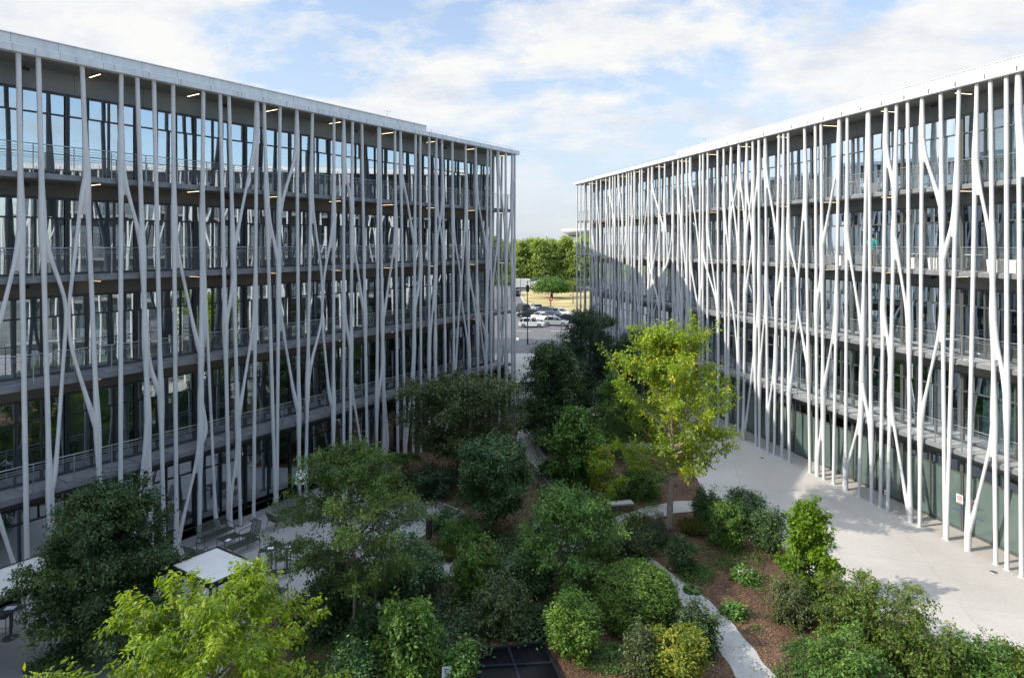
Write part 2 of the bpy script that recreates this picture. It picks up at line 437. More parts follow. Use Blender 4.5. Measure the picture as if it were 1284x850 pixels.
LK = [  # slanting limbs that join two columns (u, v at the upper and lower junction between)
 [(23,300),(11,331),(4,380),(-4,420)],
 [(-8,630),(14,704),(30,755)],
 [(55.7,301),(68,331),(81,367),(84.6,380),(85,394),(86,425),(80,466),(76,530),(69,600)],
 [(103.5,237),(96,271),(90,323),(85.5,369),(85,394),(87,430),(98,466),(116,522)],
 [(154,214),(166,259),(175,302)],
 [(184,535),(174,596),(166,690)],
 [(184.6,445),(189.5,451),(195,483)],
 [(218.5,295),(226,316),(233,355),(238,390),(247,430)],
 [(256.5,298),(261,337),(263,390),(264,408),(265.5,483),(266.6,543),(271,668)],
 [(253.4,517),(257,520),(263,539)],
 [(251,560),(247,581),(227,664),(223,685)],
 [(294,358),(289,372),(284.6,398)],
 [(300,560),(295,603),(288.5,626)],
 [(321,172),(317.5,180),(309,242),(296,300)],
 [(319.5,395),(317,411),(310,457),(301,511)],
 [(335,263),(342,298),(346.5,317)],
 [(350,380),(353,396),(361,444),(370,504)],
 [(371.5,193),(370,199),(361,234),(352,260)],
 [(391,247),(397.4,285),(403.7,345),(405,361),(404.7,390),(403.7,404),(407,428),(413.3,501)],
 [(417.5,285),(413,320),(406,345),(405,361),(404,385),(403.7,404),(396,444),(388,466)],
 [(431.5,209),(437,234),(440.5,253)],
 [(431,395),(433,405),(438,426)],
 [(441.5,310),(446.6,323),(454.6,384)],
 [(440,480),(443,490),(451,536),(456,575)],
 [(495.5,297),(494.6,303),(489,345.6),(482,391)],
 [(480,463),(474.5,490)], [(480,463),(484,512),(487,560)],
 [(503,225),(509,240.5),(517.5,295)],
 [(526,345),(523.6,358),(521.5,378)],
 [(518,445),(513.6,492),(510,550)],
 [(554.5,255),(551.6,267),(546,312)],
 [(545.2,350),(543.8,385),(538.5,436)],
 [(545,440),(549.4,483),(553,540)],
 [(568,285),(571.7,305),(577,339),(578,350),(577,372),(575,407),(571,465)],
 [(583.6,254),(581,294),(577.8,339),(577.5,355),(577.8,372),(585,418),(588,440)],
 [(597,240),(604,272),(609,305)], [(598.6,380),(606.8,436),(608.5,460)],
 [(624,205),(632,262),(634,290)], [(642,255),(635.5,316)], [(635,372),(627.6,447)],
 [(614.5,300),(611,350),(609.5,380)], [(624.6,300),(618,350),(615,395)],
]
RM = [
 [(1277,91),(1278,148),(1279.5,240),(1278.7,400),(1279.4,584),(1281,720)],
 [(1262,95),(1262.5,231),(1263,400),(1262.7,429),(1260.5,487),(1262.7,584),(1262.7,712)],
 [(1242,99.6),(1243,193),(1243,298),(1245,343),(1247,400),(1247.6,429),(1247.6,487),(1245.5,545),(1248,603),(1248.7,706)],
 [(1225,104.5),(1224,174),(1224.5,225),(1221.5,268),(1219.4,395),(1215.4,545),(1212,661.6),(1213.4,689)],
 [(1202.7,109),(1201.5,193),(1199.7,257),(1196.6,343.5),(1195.5,395),(1193,467.6),(1188.5,530),(1188,564.6),(1187,675)],
 [(1179.7,115),(1181,230.6),(1181,261),(1184.6,306),(1186,328),(1182.7,374),(1181,398),(1183.5,429),(1186,530),(1186.5,570),(1185,674)],
 [(1156.4,120.7),(1156.4,185),(1155.6,268),(1155,395),(1154.4,526),(1155,564.6),(1153.3,658)],
 [(1138.3,126),(1139.4,249),(1140,395),(1141.6,506),(1142.4,584),(1141,652)],
 [(1124.5,130),(1123,219),(1121.5,258),(1123,304),(1120,350.6),(1118.6,390),(1117,436),(1117.6,489),(1116.5,520),(1113,641)],
 [(1111.3,133),(1110,186),(1109.7,317.6),(1108.2,390),(1106,512),(1103.8,634)],
 [(1088,140),(1088.3,284.7),(1085,334),(1082,390),(1079.5,406),(1081.7,462),(1082,490),(1079.5,528),(1077.4,621)],
 [(1089.6,139.6),(1089.5,284.7),(1090.6,350.6),(1091.2,390),(1091.6,512),(1093,630)],
 [(1062.6,146),(1062.6,268),(1063,298),(1062,350.6),(1061,390),(1060.3,544.7),(1060,612)],
 [(1052.7,149),(1051.5,196),(1052,284.7),(1049.4,350.6),(1048,395),(1047.8,479),(1046,544.7),(1045,605.6)],
 [(1029.6,155),(1030.6,268),(1032.3,317.6),(1032,390),(1032.3,446),(1033.5,485),(1032,538),(1033,600)],
 [(1022.4,157),(1023,284.7),(1023.8,390),(1023.7,544.7),(1024.7,595)],
 [(1009,160),(1009,235),(1012,317.6),(1013.8,390),(1013,479),(1015.8,591)],
 [(988.5,165.6),(989,238),(990,303),(989.3,385),(989.6,437.6),(991,492),(989.6,578)],
 [(982.6,167),(982.6,297),(981.6,385),(980.4,573.5)],
 [(977,169),(975,253),(974.4,311.7),(975.3,380),(972.8,424),(970.5,465),(970.7,569)],
 [(959.7,172.6),(961,214.7),(960.6,297),(962,390),(962.5,505),(962.8,565)],
 [(951.7,175),(951,223.5),(953,326),(952,380),(951.5,400),(952.5,559)],
 [(944,177),(944,267.6),(946,370),(945,451),(948,557)],
 [(936.7,179),(935,297),(934.5,380),(932.8,437.6),(932,551)],
 [(927,182),(927,297),(927.5,385),(925.5,546)],
 [(917,185),(915.6,282),(914,326),(915.6,361),(914.6,380),(912.8,424),(912,538)],
 [(907.6,187),(909,267.6),(910,370),(910.6,535)],
 [(900,188),(901,400),(901,530)], [(887.6,192.6),(887.6,282),(886.8,400),(887,522)],
 [(881.8,194),(881,400),(881,519)], [(878,195.6),(877.3,400),(877,517)],
 [(865.8,197),(866,340),(866,512)], [(861,198),(861.6,340),(862,510)],
 [(855.6,200),(855,340),(855,507)], [(850.7,201),(849.8,340),(850,504)],
 [(844,203.5),(844,340),(844,500)], [(833.8,205),(833.8,261),(832,340),(832,495)],
 [(827,207),(827,283),(826,340),(827,492)], [(818,209),(817.5,340),(818,488)],
 [(813.3,210.5),(812.8,340),(813,485)], [(805.2,212),(805.6,340),(805,482)],
 [(802.4,213),(802.6,340),(802,480)], [(796,215),(796,340),(796,477)], [(792,216),(791,340),(792,475)],
 [(788.7,217.6),(789,340),(788,473)], [(786,218.5),(785,340),(786,472)], [(781,219.5),(781.5,340),(781,470)],
 [(776,220),(776,340),(776,467)], [(771.4,222),(772,340),(771,465)], [(768.6,222),(768,340),(768.6,463)],
 [(765,223.6),(765,340),(765,461)], [(760,225),(760,340),(760,459)], [(753.5,226),(754,340),(753.5,456)],
 [(748.5,226.6),(748,340),(748.5,454)], [(743,229),(743,340),(743,451)], [(740,229.5),(740,340),(740,450)],
 [(733,230),(733,340),(733,447)], [(728,231),(728,340),(728,445)], [(723.5,232),(723.5,340),(723.5,442)],
]
RK = [
 [(1278,148),(1281,165),(1290,230),(1297,290)],
 [(1246.8,413),(1253,460),(1259,484)],
 [(1245.8,540),(1233,603),(1219,655)],
 [(1225,212),(1231.6,242),(1241,302)],
 [(1199.7,257),(1192,294.6),(1186.5,313)],
 [(1181,398),(1170.7,456),(1156.5,522)],
 [(1156.4,185),(1165.8,208),(1177,247)],
 [(1123.3,308),(1130,350.6),(1136,388),(1139,402)],
 [(1116.8,505),(1120,520),(1128.5,577.6),(1137,630)],
 [(1110.3,190),(1115,209),(1119.6,225)],
 [(1108.2,400),(1109.4,409.6),(1116,439)],
 [(1080.5,520),(1067.5,574),(1061,593)],
 [(1082,490),(1088.3,510),(1091.5,530)],
 [(1063.5,300),(1071,337.4),(1076,385),(1079.5,406)],
 [(1052,196),(1042.8,245),(1033.6,298)],
 [(1047.8,400),(1042.8,429.4),(1034.5,479)],
 [(1032,528),(1025.7,568)],
 [(1032.3,345),(1031,357),(1024.7,373.6)],
 [(1009,235),(1005,278),(1001.6,325),(1000,344),(999.7,365),(1000,385),(1003,402),(1010.5,446)],
 [(990,303),(996.4,330),(1000,344),(999.7,368),(1000.5,390),(996,446),(991.5,484)],
 [(982,320),(980,341),(975.5,372)],
 [(971,455),(963.4,521)],
 [(960.6,214),(964,226),(973.5,290)],
 [(951,223.5),(946,253),(944,290)], [(951.5,395),(946,418.7)],
 [(945,451),(935,535)], [(945.5,290),(942,314.6),(936,362)],
 [(927,225),(924,235),(916.5,270)], [(916,370),(918.7,378),(925.8,451)],
 [(908.5,262),(913.5,309),(915,330)], [(887.6,290),(893.5,341),(900.5,385)],
 [(866,225),(871,264),(877.5,320)], [(850.7,240),(854.5,296)], [(834,261),(837,320),(838,332)],
 [(844,285),(838,332)], [(827,285),(819,335)], [(813,245),(806,300)], [(776.5,235),(781,285)],
 [(748.4,250),(753,300)], [(796,235),(792.5,290)], [(818,300),(813.5,360)], [(850,350),(844.5,410)],
 [(862,360),(866,420)], [(881,330),(877.5,380)], [(761,260),(765,330)], [(744,300),(748,350)],
]

def chaikin(p, it=2):
    for _ in range(it):
        q = [p[0]]
        for a, b in zip(p[:-1], p[1:]):
            q.append((a[0] * .75 + b[0] * .25, a[1] * .75 + b[1] * .25))
            q.append((a[0] * .25 + b[0] * .75, a[1] * .25 + b[1] * .75))
        q.append(p[-1]); p = q
    return p
def simplify(p, tol):
    """drop points that lie within tol of the straight run: the members are straight between joints"""
    if len(p) < 3: return list(p)
    (x0, z0), (x1, z1) = p[0], p[-1]
    ln = math.hypot(x1 - x0, z1 - z0) or 1e-9
    d = [abs((x1 - x0) * (z0 - q[1]) - (x0 - q[0]) * (z1 - z0)) / ln for q in p]
    k = max(range(len(p)), key=lambda i: d[i])
    if d[k] < tol: return [p[0], p[-1]]
    return simplify(p[:k + 1], tol)[:-1] + simplify(p[k:], tol)
def dense_line(p, step=.35):
    out = [p[0]]
    for a, b in zip(p[:-1], p[1:]):
        n = max(1, int(math.hypot(b[0] - a[0], b[1] - a[1]) / step))
        out += [(a[0] + (b[0] - a[0]) * k / n, a[1] + (b[1] - a[1]) * k / n) for k in range(1, n + 1)]
    return out
def soft(p, it=6):
    """round the kinks of an evenly stepped line"""
    p = list(p)
    for _ in range(it):
        p = [p[0]] + [((a[0] + 2 * b[0] + c[0]) / 4, (a[1] + 2 * b[1] + c[1]) / 4) for a, b, c in zip(p[:-2], p[1:-1], p[2:])] + [p[-1]]
    return p
def s_at(poly, z):
    for a, b in zip(poly[:-1], poly[1:]):
        if (a[1] - z) * (b[1] - z) <= 0 and a[1] != b[1]:
            t = (z - a[1]) / (b[1] - a[1])
            return a[0] + (b[0] - a[0]) * t
    return poly[0][0] if z > poly[0][1] else poly[-1][0]

def make_columns(fc, mains, links, parent, extra, seed, far=99, nfar=0):
    rnd = random.Random(seed)
    A = []
    for p in mains:
        q = [fc.sz(u, v) for u, v in p]
        q[0] = (q[0][0], SOF); q[-1] = (q[-1][0], 0.0)
        q = [q[0]] + [w for w in q[1:-1] if .4 < w[1] < SOF - .3] + [q[-1]]
        A.append(simplify(q, .26))
    Ks = []
    for p in links:
        Ks.append(simplify([fc.sz(u, v) for u, v in p], .15))
    # more slanting limbs among the far columns, too small in the picture to read one by one
    for _ in range(nfar):
        i = rnd.randrange(far, len(A) - 2); j = min(len(A) - 1, i + rnd.choice([1, 1, 2])); 
        if rnd.random() < .5: i, j = j, i
        z1 = rnd.uniform(6.5, 18.5); dl = rnd.uniform(3.0, 5.0); z3 = max(.6, z1 - dl)
        a, b = s_at(A[i], z1), s_at(A[j], z3)
        if .3 < abs(a - b) < 2.4: Ks.append([(a, z1), (a * .5 + b * .5, (z1 + z3) / 2), (b, z3)])
    # columns that stand beyond the picture's edge
    smin = min(q[0][0] for q in A)
    s = smin - 1.1
    prev = None
    while s > extra:
        A.append([(s, SOF), (s + rnd.uniform(-.15, .15), 12), (s + rnd.uniform(-.2, .2), 6), (s, 0)])
        if prev is not None and rnd.random() < .75:
            z1 = rnd.uniform(7, 19); lean = rnd.uniform(3.0, 5.5)
            a, b = (s, prev) if rnd.random() < .5 else (prev, s)
            Ks.append([(a, z1), (a * .5 + b * .5, z1 - lean * .5), (b, max(.8, z1 - lean))])
        prev = s
        s -= rnd.choice([.7, .9, 1.3, 1.6])
    n = len(A); par = list(range(n))
    def find(i):
        while par[i] != i: i = par[i]
        return i
    strands = []
    dense = [soft(dense_line(q), 12) for q in A]
    joints = [[] for _ in A]
    for i, q in enumerate(dense): strands.append((i, q, .086, joints[i]))
    webs = []
    for k in Ks:
        pts = list(k); own = None; jn = []
        # fasten both ends to the nearest column, meeting it at a grazing angle
        for end in (0, 1):
            e = pts[0] if end == 0 else pts[-1]
            z = min(max(e[1], .3), SOF - .3)
            best = min(range(n), key=lambda i: abs(s_at(dense[i], z) - e[0]))
            dist = abs(s_at(dense[best], z) - e[0])
            if dist < .75:
                nx = pts[1] if end == 0 else pts[-2]
                dz = .55 if end == 0 else -.55
                z2 = min(max(z + dz, .05), SOF - .05); far = (s_at(dense[best], z2), z2)
                if end == 0: pts = [far] + (pts if dist > .12 else [(s_at(dense[best], z) * .6 + e[0] * .4, z)] + pts[1:])
                else: pts = (pts if dist > .12 else pts[:-1] + [(s_at(dense[best], z) * .6 + e[0] * .4, z)]) + [far]
                joints[best].append(z2); jn.append(z2); webs.append((best, len(strands), z2, end))
                if own is None: own = best
                else: par[find(best)] = find(own)
            elif end == 1 and e[1] < 1.2:
                pts[-1] = (e[0], 0.0)
        if own is None: own = min(range(n), key=lambda i: abs(A[i][0][0] - pts[0][0]))
        strands.append((own, soft(dense_line(pts, .3), 5), .066, jn))
    groups = {}
    for own, p, r, jn in strands: groups.setdefault(find(own), []).append((p, r, jn))
    plates = {}
    for best, li, z2, end in webs:
        lk = strands[li][1]; mn = dense[best]; dirz = -1 if end == 0 else 1      # a link's upper end opens downwards
        rows = []; z = z2; lo, hi = lk[-1][1], lk[0][1]
        while lo + .02 < z < hi + .001 and 0.02 < z:
            a, b = s_at(mn, z), s_at(lk, z)
            if abs(a - b) > .31: break
            rows.append((a, b, z)); z += dirz * .14
        if len(rows) > 3: plates.setdefault(find(best), []).append(rows)
    for gk, g in groups.items():
        mb = MB()
        for rows in plates.get(gk, []):
            n2 = len(rows); vs = []
            for i, (a, b, z) in enumerate(rows):
                t = .088 * (1 - (i / (n2 - 1)) ** 2.2) + .006
                vs += [fc.pt(a, -t, z), fc.pt(b, -t, z), fc.pt(b, t, z), fc.pt(a, t, z)]
            fs = []
            for i in range(n2 - 1):
                o = 4 * i
                fs += [(o, o + 4, o + 5, o + 1), (o + 2, o + 6, o + 7, o + 3)]
            mb.add(vs, fs, True)
        for p, r, jn in g:
            rr = [r + .056 * max([0] + [math.exp(-((zz - z) / 1.2) ** 2) for z in jn]) for ss, zz in p]
            mb.tube([fc.pt(ss, 0, zz) for ss, zz in p], rr, 12)
            if p[-1][1] < .05:
                mb.tube([fc.pt(p[-1][0], 0, .0), fc.pt(p[-1][0], 0, .012)], .14, 14)
            if p[0][1] > SOF - .1 and p[-1][1] < .05:       # steel lugs that tie the column to every slab
                for z in LV:
                    a = s_at(p, z + .1); bx(fc, mb, a - .025, a + .025, .05, .2, z + .03, z + .16)
        mb.build('column', M['column'], parent)

def bx(fc, mb, s0, s1, o0, o1, z0, z1):
    return mb.boxf(fc.O, fc.d, fc.nb, Z, s0, s1, o0, o1, z0, z1)

def office(fc, root, s0, s1, depth, bay, left, up_end):
    """s0..s1: run of the column line; the glass box stands GD inside it"""
    g0, g1 = s0 + 1.0, s1 - 1.0
    # roof plate, rim, upper parapet
    FA = M['fascia'] if left else M['fascia_r']
    roof = bx(fc, MB(), s0 - .25, s1 + .25, -.25, depth + .25, SOF, SOF + .30).build('roof', FA, root, .02)
    mb = MB(); bx(fc, mb, s0 + .02, s1 - .02, .0, GD - .02, SOF - .035, SOF - .004); mb.build('soffit', M['soffit'], roof)
    mb = MB(); bx(fc, mb, s0 - .2, up_end, -.12, depth, SOF + .304, SOF + .64)
    pp = mb.build('parapet', FA, roof, .02)
    mb = MB(); bx(fc, mb, s0 - .25, up_end + .03, -.15, depth + .03, SOF + .643, SOF + .68); mb.build('coping', FA, pp)
    mb = MB()
    s = s0 + .4
    while s < s1:
        bx(fc, MB(), s - .03, s + .03, -.27, -.252, SOF + .06, SOF + .26).build('fascia_bracket', M['rail'] if left else M['spandrel_grey'], roof); s += 1.35
    mb = MB()
    s = up_end + .6
    while s < s1 - .2:
        mb.tube([fc.pt(s, .0, SOF + .3), fc.pt(s, .0, SOF + .52)], .018, 6); s += 1.5
    mb.tube([fc.pt(up_end + .1, 0, SOF + .5), fc.pt(s1 - .3, 0, SOF + .5)], .012, 6)
    mb.build('safety_cable', M['rail'], roof)
    mb = MB()     # weather mast
    p = fc.pt(up_end - 2.2, 1.2, SOF + .68)
    mb.tube([p, p + Z * .75], .02, 6); mb.tube([p + Z * .7 - fc.d * .3, p + Z * .7 + fc.d * .3], .015, 6)
    mb.lathe([(0, -.03), (.06, 0), (0, .06)], 8, p + Z * .75 + fc.d * .3); mb.build('weather_mast', M['rail'], roof)
    # floors
    for i, z in enumerate(LV):
        sl = bx(fc, MB(), s0 + .14, s1 - .14, .16, GD - .03, z, z + TH).build('balcony_slab', M['edge'], root, .015)
        mb = MB()
        s = s0 + .3
        while s < s1 - .4:
            e = min(s + 1.32, s1 - .3)
            bx(fc, mb, s, e - .03, .26, GD - .1, z + TH + .003, z + TH + .028); s += 1.35
        mb.build('deck_panel', M['deck'], sl)
        bx(fc, MB(), g0 - .9, g1 + .88, GD - .03, depth - .01, z + .02, z + TH).build('floor_plate', M['floor_in'], root)
        # spandrel band hanging below the slab in the glass line
        mb = MB(); h = .60
        s = g0
        while s < g1 - .01:
            e = min(s + bay, g1); bx(fc, mb, s + .006, e - .006, GD, GD + .12, z - h, z + .018); s = e
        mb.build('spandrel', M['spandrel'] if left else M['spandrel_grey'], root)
        # railing
        zt = z + TH
        mb = MB()
        ss = s0 + .5; k = 0
        while ss < s1 - .3:
            bx(fc, mb, ss - .012, ss + .012, .205, .255, zt, zt + 1.08); ss += 1.35
        rl = mb.build('railing', M['rail'], root)
        mb = MB(); bx(fc, mb, s0 + .2, s1 - .2, .222, .232, zt + .10, zt + .86); mb.build('railing_infill', M['rail_glass'], rl)
        mb = MB()
        for zz, r in ((1.09, .022), (.97, .011), (.885, .011)):
            mb.tube([fc.pt(s0 + .2, .2, zt + zz), fc.pt(s1 - .2, .2, zt + zz)], r, 6)
        mb.build('handrail', M['rail'], rl)
    mb = MB()
    s = g0
    while s < g1 - .01:
        e = min(s + bay, g1); bx(fc, mb, s + .006, e - .006, GD, GD + .12, 19.37, SOF - .005); s = e
    mb.build('spandrel', M['spandrel_grey'], root)
    # solid shell at the back and the ends, a lift core, the interior
    bx(fc, MB(), g0, g1, depth - .3, depth - .05, 0, SOF - .04).build('rear_wall', M['spandrel_grey'], root)
    bx(fc, MB(), g0 + .2, g1 - 6, GD + 5.2, GD + 5.4, .05, SOF - .05).build('partition_wall', M['wall_in'], root)
    mb = MB()
    nb_ = int((g1 - g0) / (bay * 2))
    for i in range(nb_): mb.tube([fc.pt(g0 + 2 + i * bay * 2, GD + .9, 0.03), fc.pt(g0 + 2 + i * bay * 2, GD + .9, SOF - .05)], .2, 12)
    mb.build('inner_column', M['wall_in'], root)
    bx(fc, MB(), g0, g1, GD + .2, depth - .35, .002, .03).build('ground_floor_plate', M['floor_in'], root)
    # end wall: plain glazing in steel
    for se in (g0, g1):
        sg = 1 if se == g1 else -1
        mb = MB()
        a, b = (se - .06, se) if sg > 0 else (se, se + .06)
        o = GD
        while o < depth - .4:
            bx(fc, mb, a, b, o, o + .09, .05, SOF - .04); o += 2.6
        ew = mb.build('end_wall_frame', M['frame'], root)
        mb = MB()
        for i, (za, zb) in enumerate([(.05, LV[0])] + [(LV[k] + TH, (LV[k + 1] if k < 3 else SOF - .04)) for k in range(4)]):
            bx(fc, mb, (a + b) / 2 - .008, (a + b) / 2 + .008, GD + .1, depth - .4, za + .02, zb - .02)
        mb.build('end_wall_glass', M['glass_r'], ew)
    # windows, one per bay and storey
    rnd = random.Random(5 if left else 6)
    nbays = int(round((g1 - g0) / bay)); bw = (g1 - g0) / nbays
    tops = [LV[0] - .62, LV[1] - .62, LV[2] - .62, LV[3] - .62, 19.35]
    bots = [.03] + [z + TH + .03 for z in LV]
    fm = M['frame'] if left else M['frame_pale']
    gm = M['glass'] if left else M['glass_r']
    for lv in range(5):
        for k in range(nbays):
            a = g0 + k * bw + .006; b = a + bw - .012
            z0, z1 = bots[lv], tops[lv]
            mb = MB()
            bx(fc, mb, a, a + .07, GD, GD + .12, z0, z1); bx(fc, mb, b - .07, b, GD, GD + .12, z0, z1)
            bx(fc, mb, a + .071, b - .071, GD + .002, GD + .118, z0, z0 + .08); bx(fc, mb, a + .071, b - .071, GD + .002, GD + .118, z1 - .07, z1)
            tr = z0 + (z1 - z0) * (.73 if lv else .80)
            bx(fc, mb, a + .071, b - .071, GD + .004, GD + .116, tr, tr + .06)
            w = b - a
            cuts = [.34, .67] if lv else [.5]
            sh = rnd.choice([0, 0, .08, -.08]) if lv else 0
            for c in cuts:
                m = a + w * (c + sh)
                bx(fc, mb, m - .028, m + .028, GD - .012, GD + .13, z0 + .081, z1 - .071)
            wn = mb.build('window', fm, root)
            mb = MB()
            if lv == 0 and not left:
                bx(fc, mb, a + .075, b - .075, GD + .06, GD + .07, tr + .065, z1 - .075)
                mb.build('pane', gm, wn)
                mb = MB(); bx(fc, mb, a + .075, b - .075, GD + .06, GD + .07, z0 + .085, tr - .005)
                mb.build('frosted_pane', M['film'], wn)
            else:
                ed = [a + .075] + [a + w * (c + sh) for c in cuts] + [b - .075]
                for (e0, e1) in zip(ed[:-1], ed[1:]):
                    for (q0, q1) in ((z0 + .085, tr - .005), (tr + .065, z1 - .075)):
                        # every pane sits a hair out of true, as real glazing does
                        t = rnd.uniform(-.006, .006); t2 = rnd.uniform(-.004, .004)
                        vs = [fc.pt(e0 + .03, GD + .06 + t, q0), fc.pt(e1 - .03, GD + .06 - t, q0),
                              fc.pt(e1 - .03, GD + .06 - t + t2, q1), fc.pt(e0 + .03, GD + .06 + t + t2, q1)]
                        mb.add(vs, [(0, 1, 2, 3)])
                mb.build('pane', gm, wn)
            if lv and rnd.random() < (.3 if left else .15):
                zb = z1 - (z1 - z0) * rnd.choice([.2, .3, .45, .6]); mb = MB(); bx(fc, mb, a + .09, b - .09, GD + .17, GD + .18, zb, z1 - .08)
                bx(fc, mb, a + .09, b - .09, GD + .165, GD + .19, zb - .035, zb - .001); mb.build('blind', M['blind'], wn)
            if lv and rnd.random() < (.3 if left else .75):
                mb = MB()
                i0 = rnd.choice([0, 1, 2]); cw = w * rnd.choice([.2, .33, .5])
                c0 = a + .1 + (w - .2 - cw) * rnd.random()
                n = max(6, int(cw / .07)); vs = []
                for i in range(n + 1):
                    o = GD + .32 + .05 * math.sin(i * 1.9) + rnd.uniform(-.012, .012)
                    vs += [fc.pt(c0 + cw * i / n, o, z0 + .06), fc.pt(c0 + cw * i / n, o + .02, z1 - .02)]
                mb.add(vs, [(2 * i, 2 * i + 2, 2 * i + 3, 2 * i + 1) for i in range(n)], True)
                mb.build('curtain', M['curtain'], wn)
    # strip lamps under every slab
    for z in LV[1:] + [SOF - .035]:
        s = fc.lamp0
        while s < s1 - .5:
            mb = MB(); bx(fc, mb, s - .035, s + .035, .32, 1.3, z - .045, z - .012)
            hs = mb.build('strip_light', M['black'], root)
            mb = MB(); bx(fc, mb, s - .024, s + .024, .34, 1.28, z - .052, z - .046); mb.build('diffuser', M['lamp'], hs)
            s += fc.lampd
    # small projectors on the band
    for z in (SOF - .035, LV[3], LV[2]):
        s = fc.lamp0 + fc.lampd * .45
        while s < s1 - 1:
            mb = MB(); mb.tube([fc.pt(s - .12, 1.2, z - .16), fc.pt(s + .14, 1.2, z - .2)], [.05, .07], 8)
            mb.tube([fc.pt(s, 1.2, z - .03), fc.pt(s, 1.2, z - .17)], .012, 6)
            mb.build('spotlight', M['black'], root); s += fc.lampd * 2

def end_columns(fc, root, se, depth, seed):
    rnd = random.Random(seed); o = 1.2; pr = None
    while o < depth:
        mb = MB()
        x = [fc.pt(se + .02, o + rnd.uniform(-.1, .1), z) for z in (SOF, 14, 8, 0)]
        x[0] = fc.pt(se + .02, o, SOF); x[3] = fc.pt(se + .02, o, 0)
        mb.tube(x, .086, 12)
        if pr is not None and rnd.random() < .7:
            z = rnd.uniform(6, 18)
            mb.tube([fc.pt(se + .02, o, z + .7), fc.pt(se + .02, o - .06, z), fc.pt(se + .02, (o + pr) / 2, z - 2), fc.pt(se + .02, pr + .05, z - 4)], .075, 10)
        mb.build('column', M['column'], root)
        pr = o; o += rnd.choice([.8, 1.1, 1.6, 1.9])

SL0, SL1 = -12.0, FL.len + .12
SR0, SR1 = -14.0, FR.len + .12
FL.lamp0 = FL.sz(119, 95, .8)[0]; FL.lampd = (FL.sz(486, 167, .8)[0] - FL.lamp0) / 4.0
print('lamps', FL.lamp0, FL.lampd, [FL.sz(u, v, .8) for u, v in ((119,95),(243,120),(341,139),(416,154),(486,167))])
print('R lamps', [FR.sz(u, v, .8) for u, v in ((1208,114),(1041,156))])
FL.lamp0 -= FL.lampd
lr = FR.sz(1208, 114, .8)[0]
FR.lampd = FR.sz(1041, 156, .8)[0] - lr; 
while FR.lampd > 8: FR.lampd /= 2
FR.lamp0 = lr - 2 * FR.lampd
print('glass corner u', CX + F * FL.pt(SL1 - 1, GD).x / FL.pt(SL1 - 1, GD).y, 'up_end', FL.sz(533, 160), FR.sz(850, 195))

office_l = empty('office_building', label='shaded office block on the left behind a screen of forked white columns', cat='building', group='glass office blocks facing each other across the garden')
office_r = empty('office_building', label='sunlit office block on the right with white tree-like columns and teal ground floor glass', cat='building', group='glass office blocks facing each other across the garden')
office(FL, office_l, SL0, SL1, 17.0, 2.7, True, FL.sz(533, 160)[0])
office(FR, office_r, SR0, SR1, 17.0, 3.3, False, FR.sz(850, 195)[0])
make_columns(FL, LM, LK, office_l, SL0 + .3, 3, 26, 6)
make_columns(FR, RM, RK, office_r, SR0 + .3, 4, 18, 30)
end_columns(FL, office_l, SL1 - .12, 16, 8)
end_columns(FR, office_r, SR1 - .12, 16, 9)

# unseen block added behind the left office to shade the right office's far end
hb = empty('office_building', (-16, 70, 0), 0, 'unseen flat-roofed block added behind the shaded office to shade the sunlit one', 'building')
def prism(pts, z0, z1):
    mb = MB(); n = len(pts); pts = [(x + 16, y - 70) for x, y in pts]
    mb.add([(x, y, z0) for x, y in pts] + [(x, y, z1) for x, y in pts], [tuple(range(n))[::-1], tuple(range(n, 2 * n))] + [(i, (i + 1) % n, n + (i + 1) % n, n + i) for i in range(n)])
    return mb
fp = [(-3.0, 54.7), (-2.0, 56.4), (-2.4, 75), (-30, 84), (-30, 75.5)]
prism(fp, -.1, 20.0).build('wall', M['spandrel_grey'], hb)
prism([(-3.0, 54.6), (-1.95, 56.3), (-2.35, 75.1), (-30.1, 84.1), (-30.1, 75.4)], 20.003, 20.3).build('roof', M['fascia'], hb)
for k in range(4):
    for j in range(6):
        y = 59 + j * 2.6; xx = -2.0 - .4 * (y - 56.4) / 18.6 + 16
        w_ = MB().box(xx - .02, xx + .05, y - 70, y - 68.2, 1.2 + k * 4.2, 3.6 + k * 4.2).build('window', M['frame'], hb)
        MB().box(xx + .051, xx + .06, y - 69.9, y - 68.3, 1.3 + k * 4.2, 3.5 + k * 4.2).build('pane', M['black'], w_)

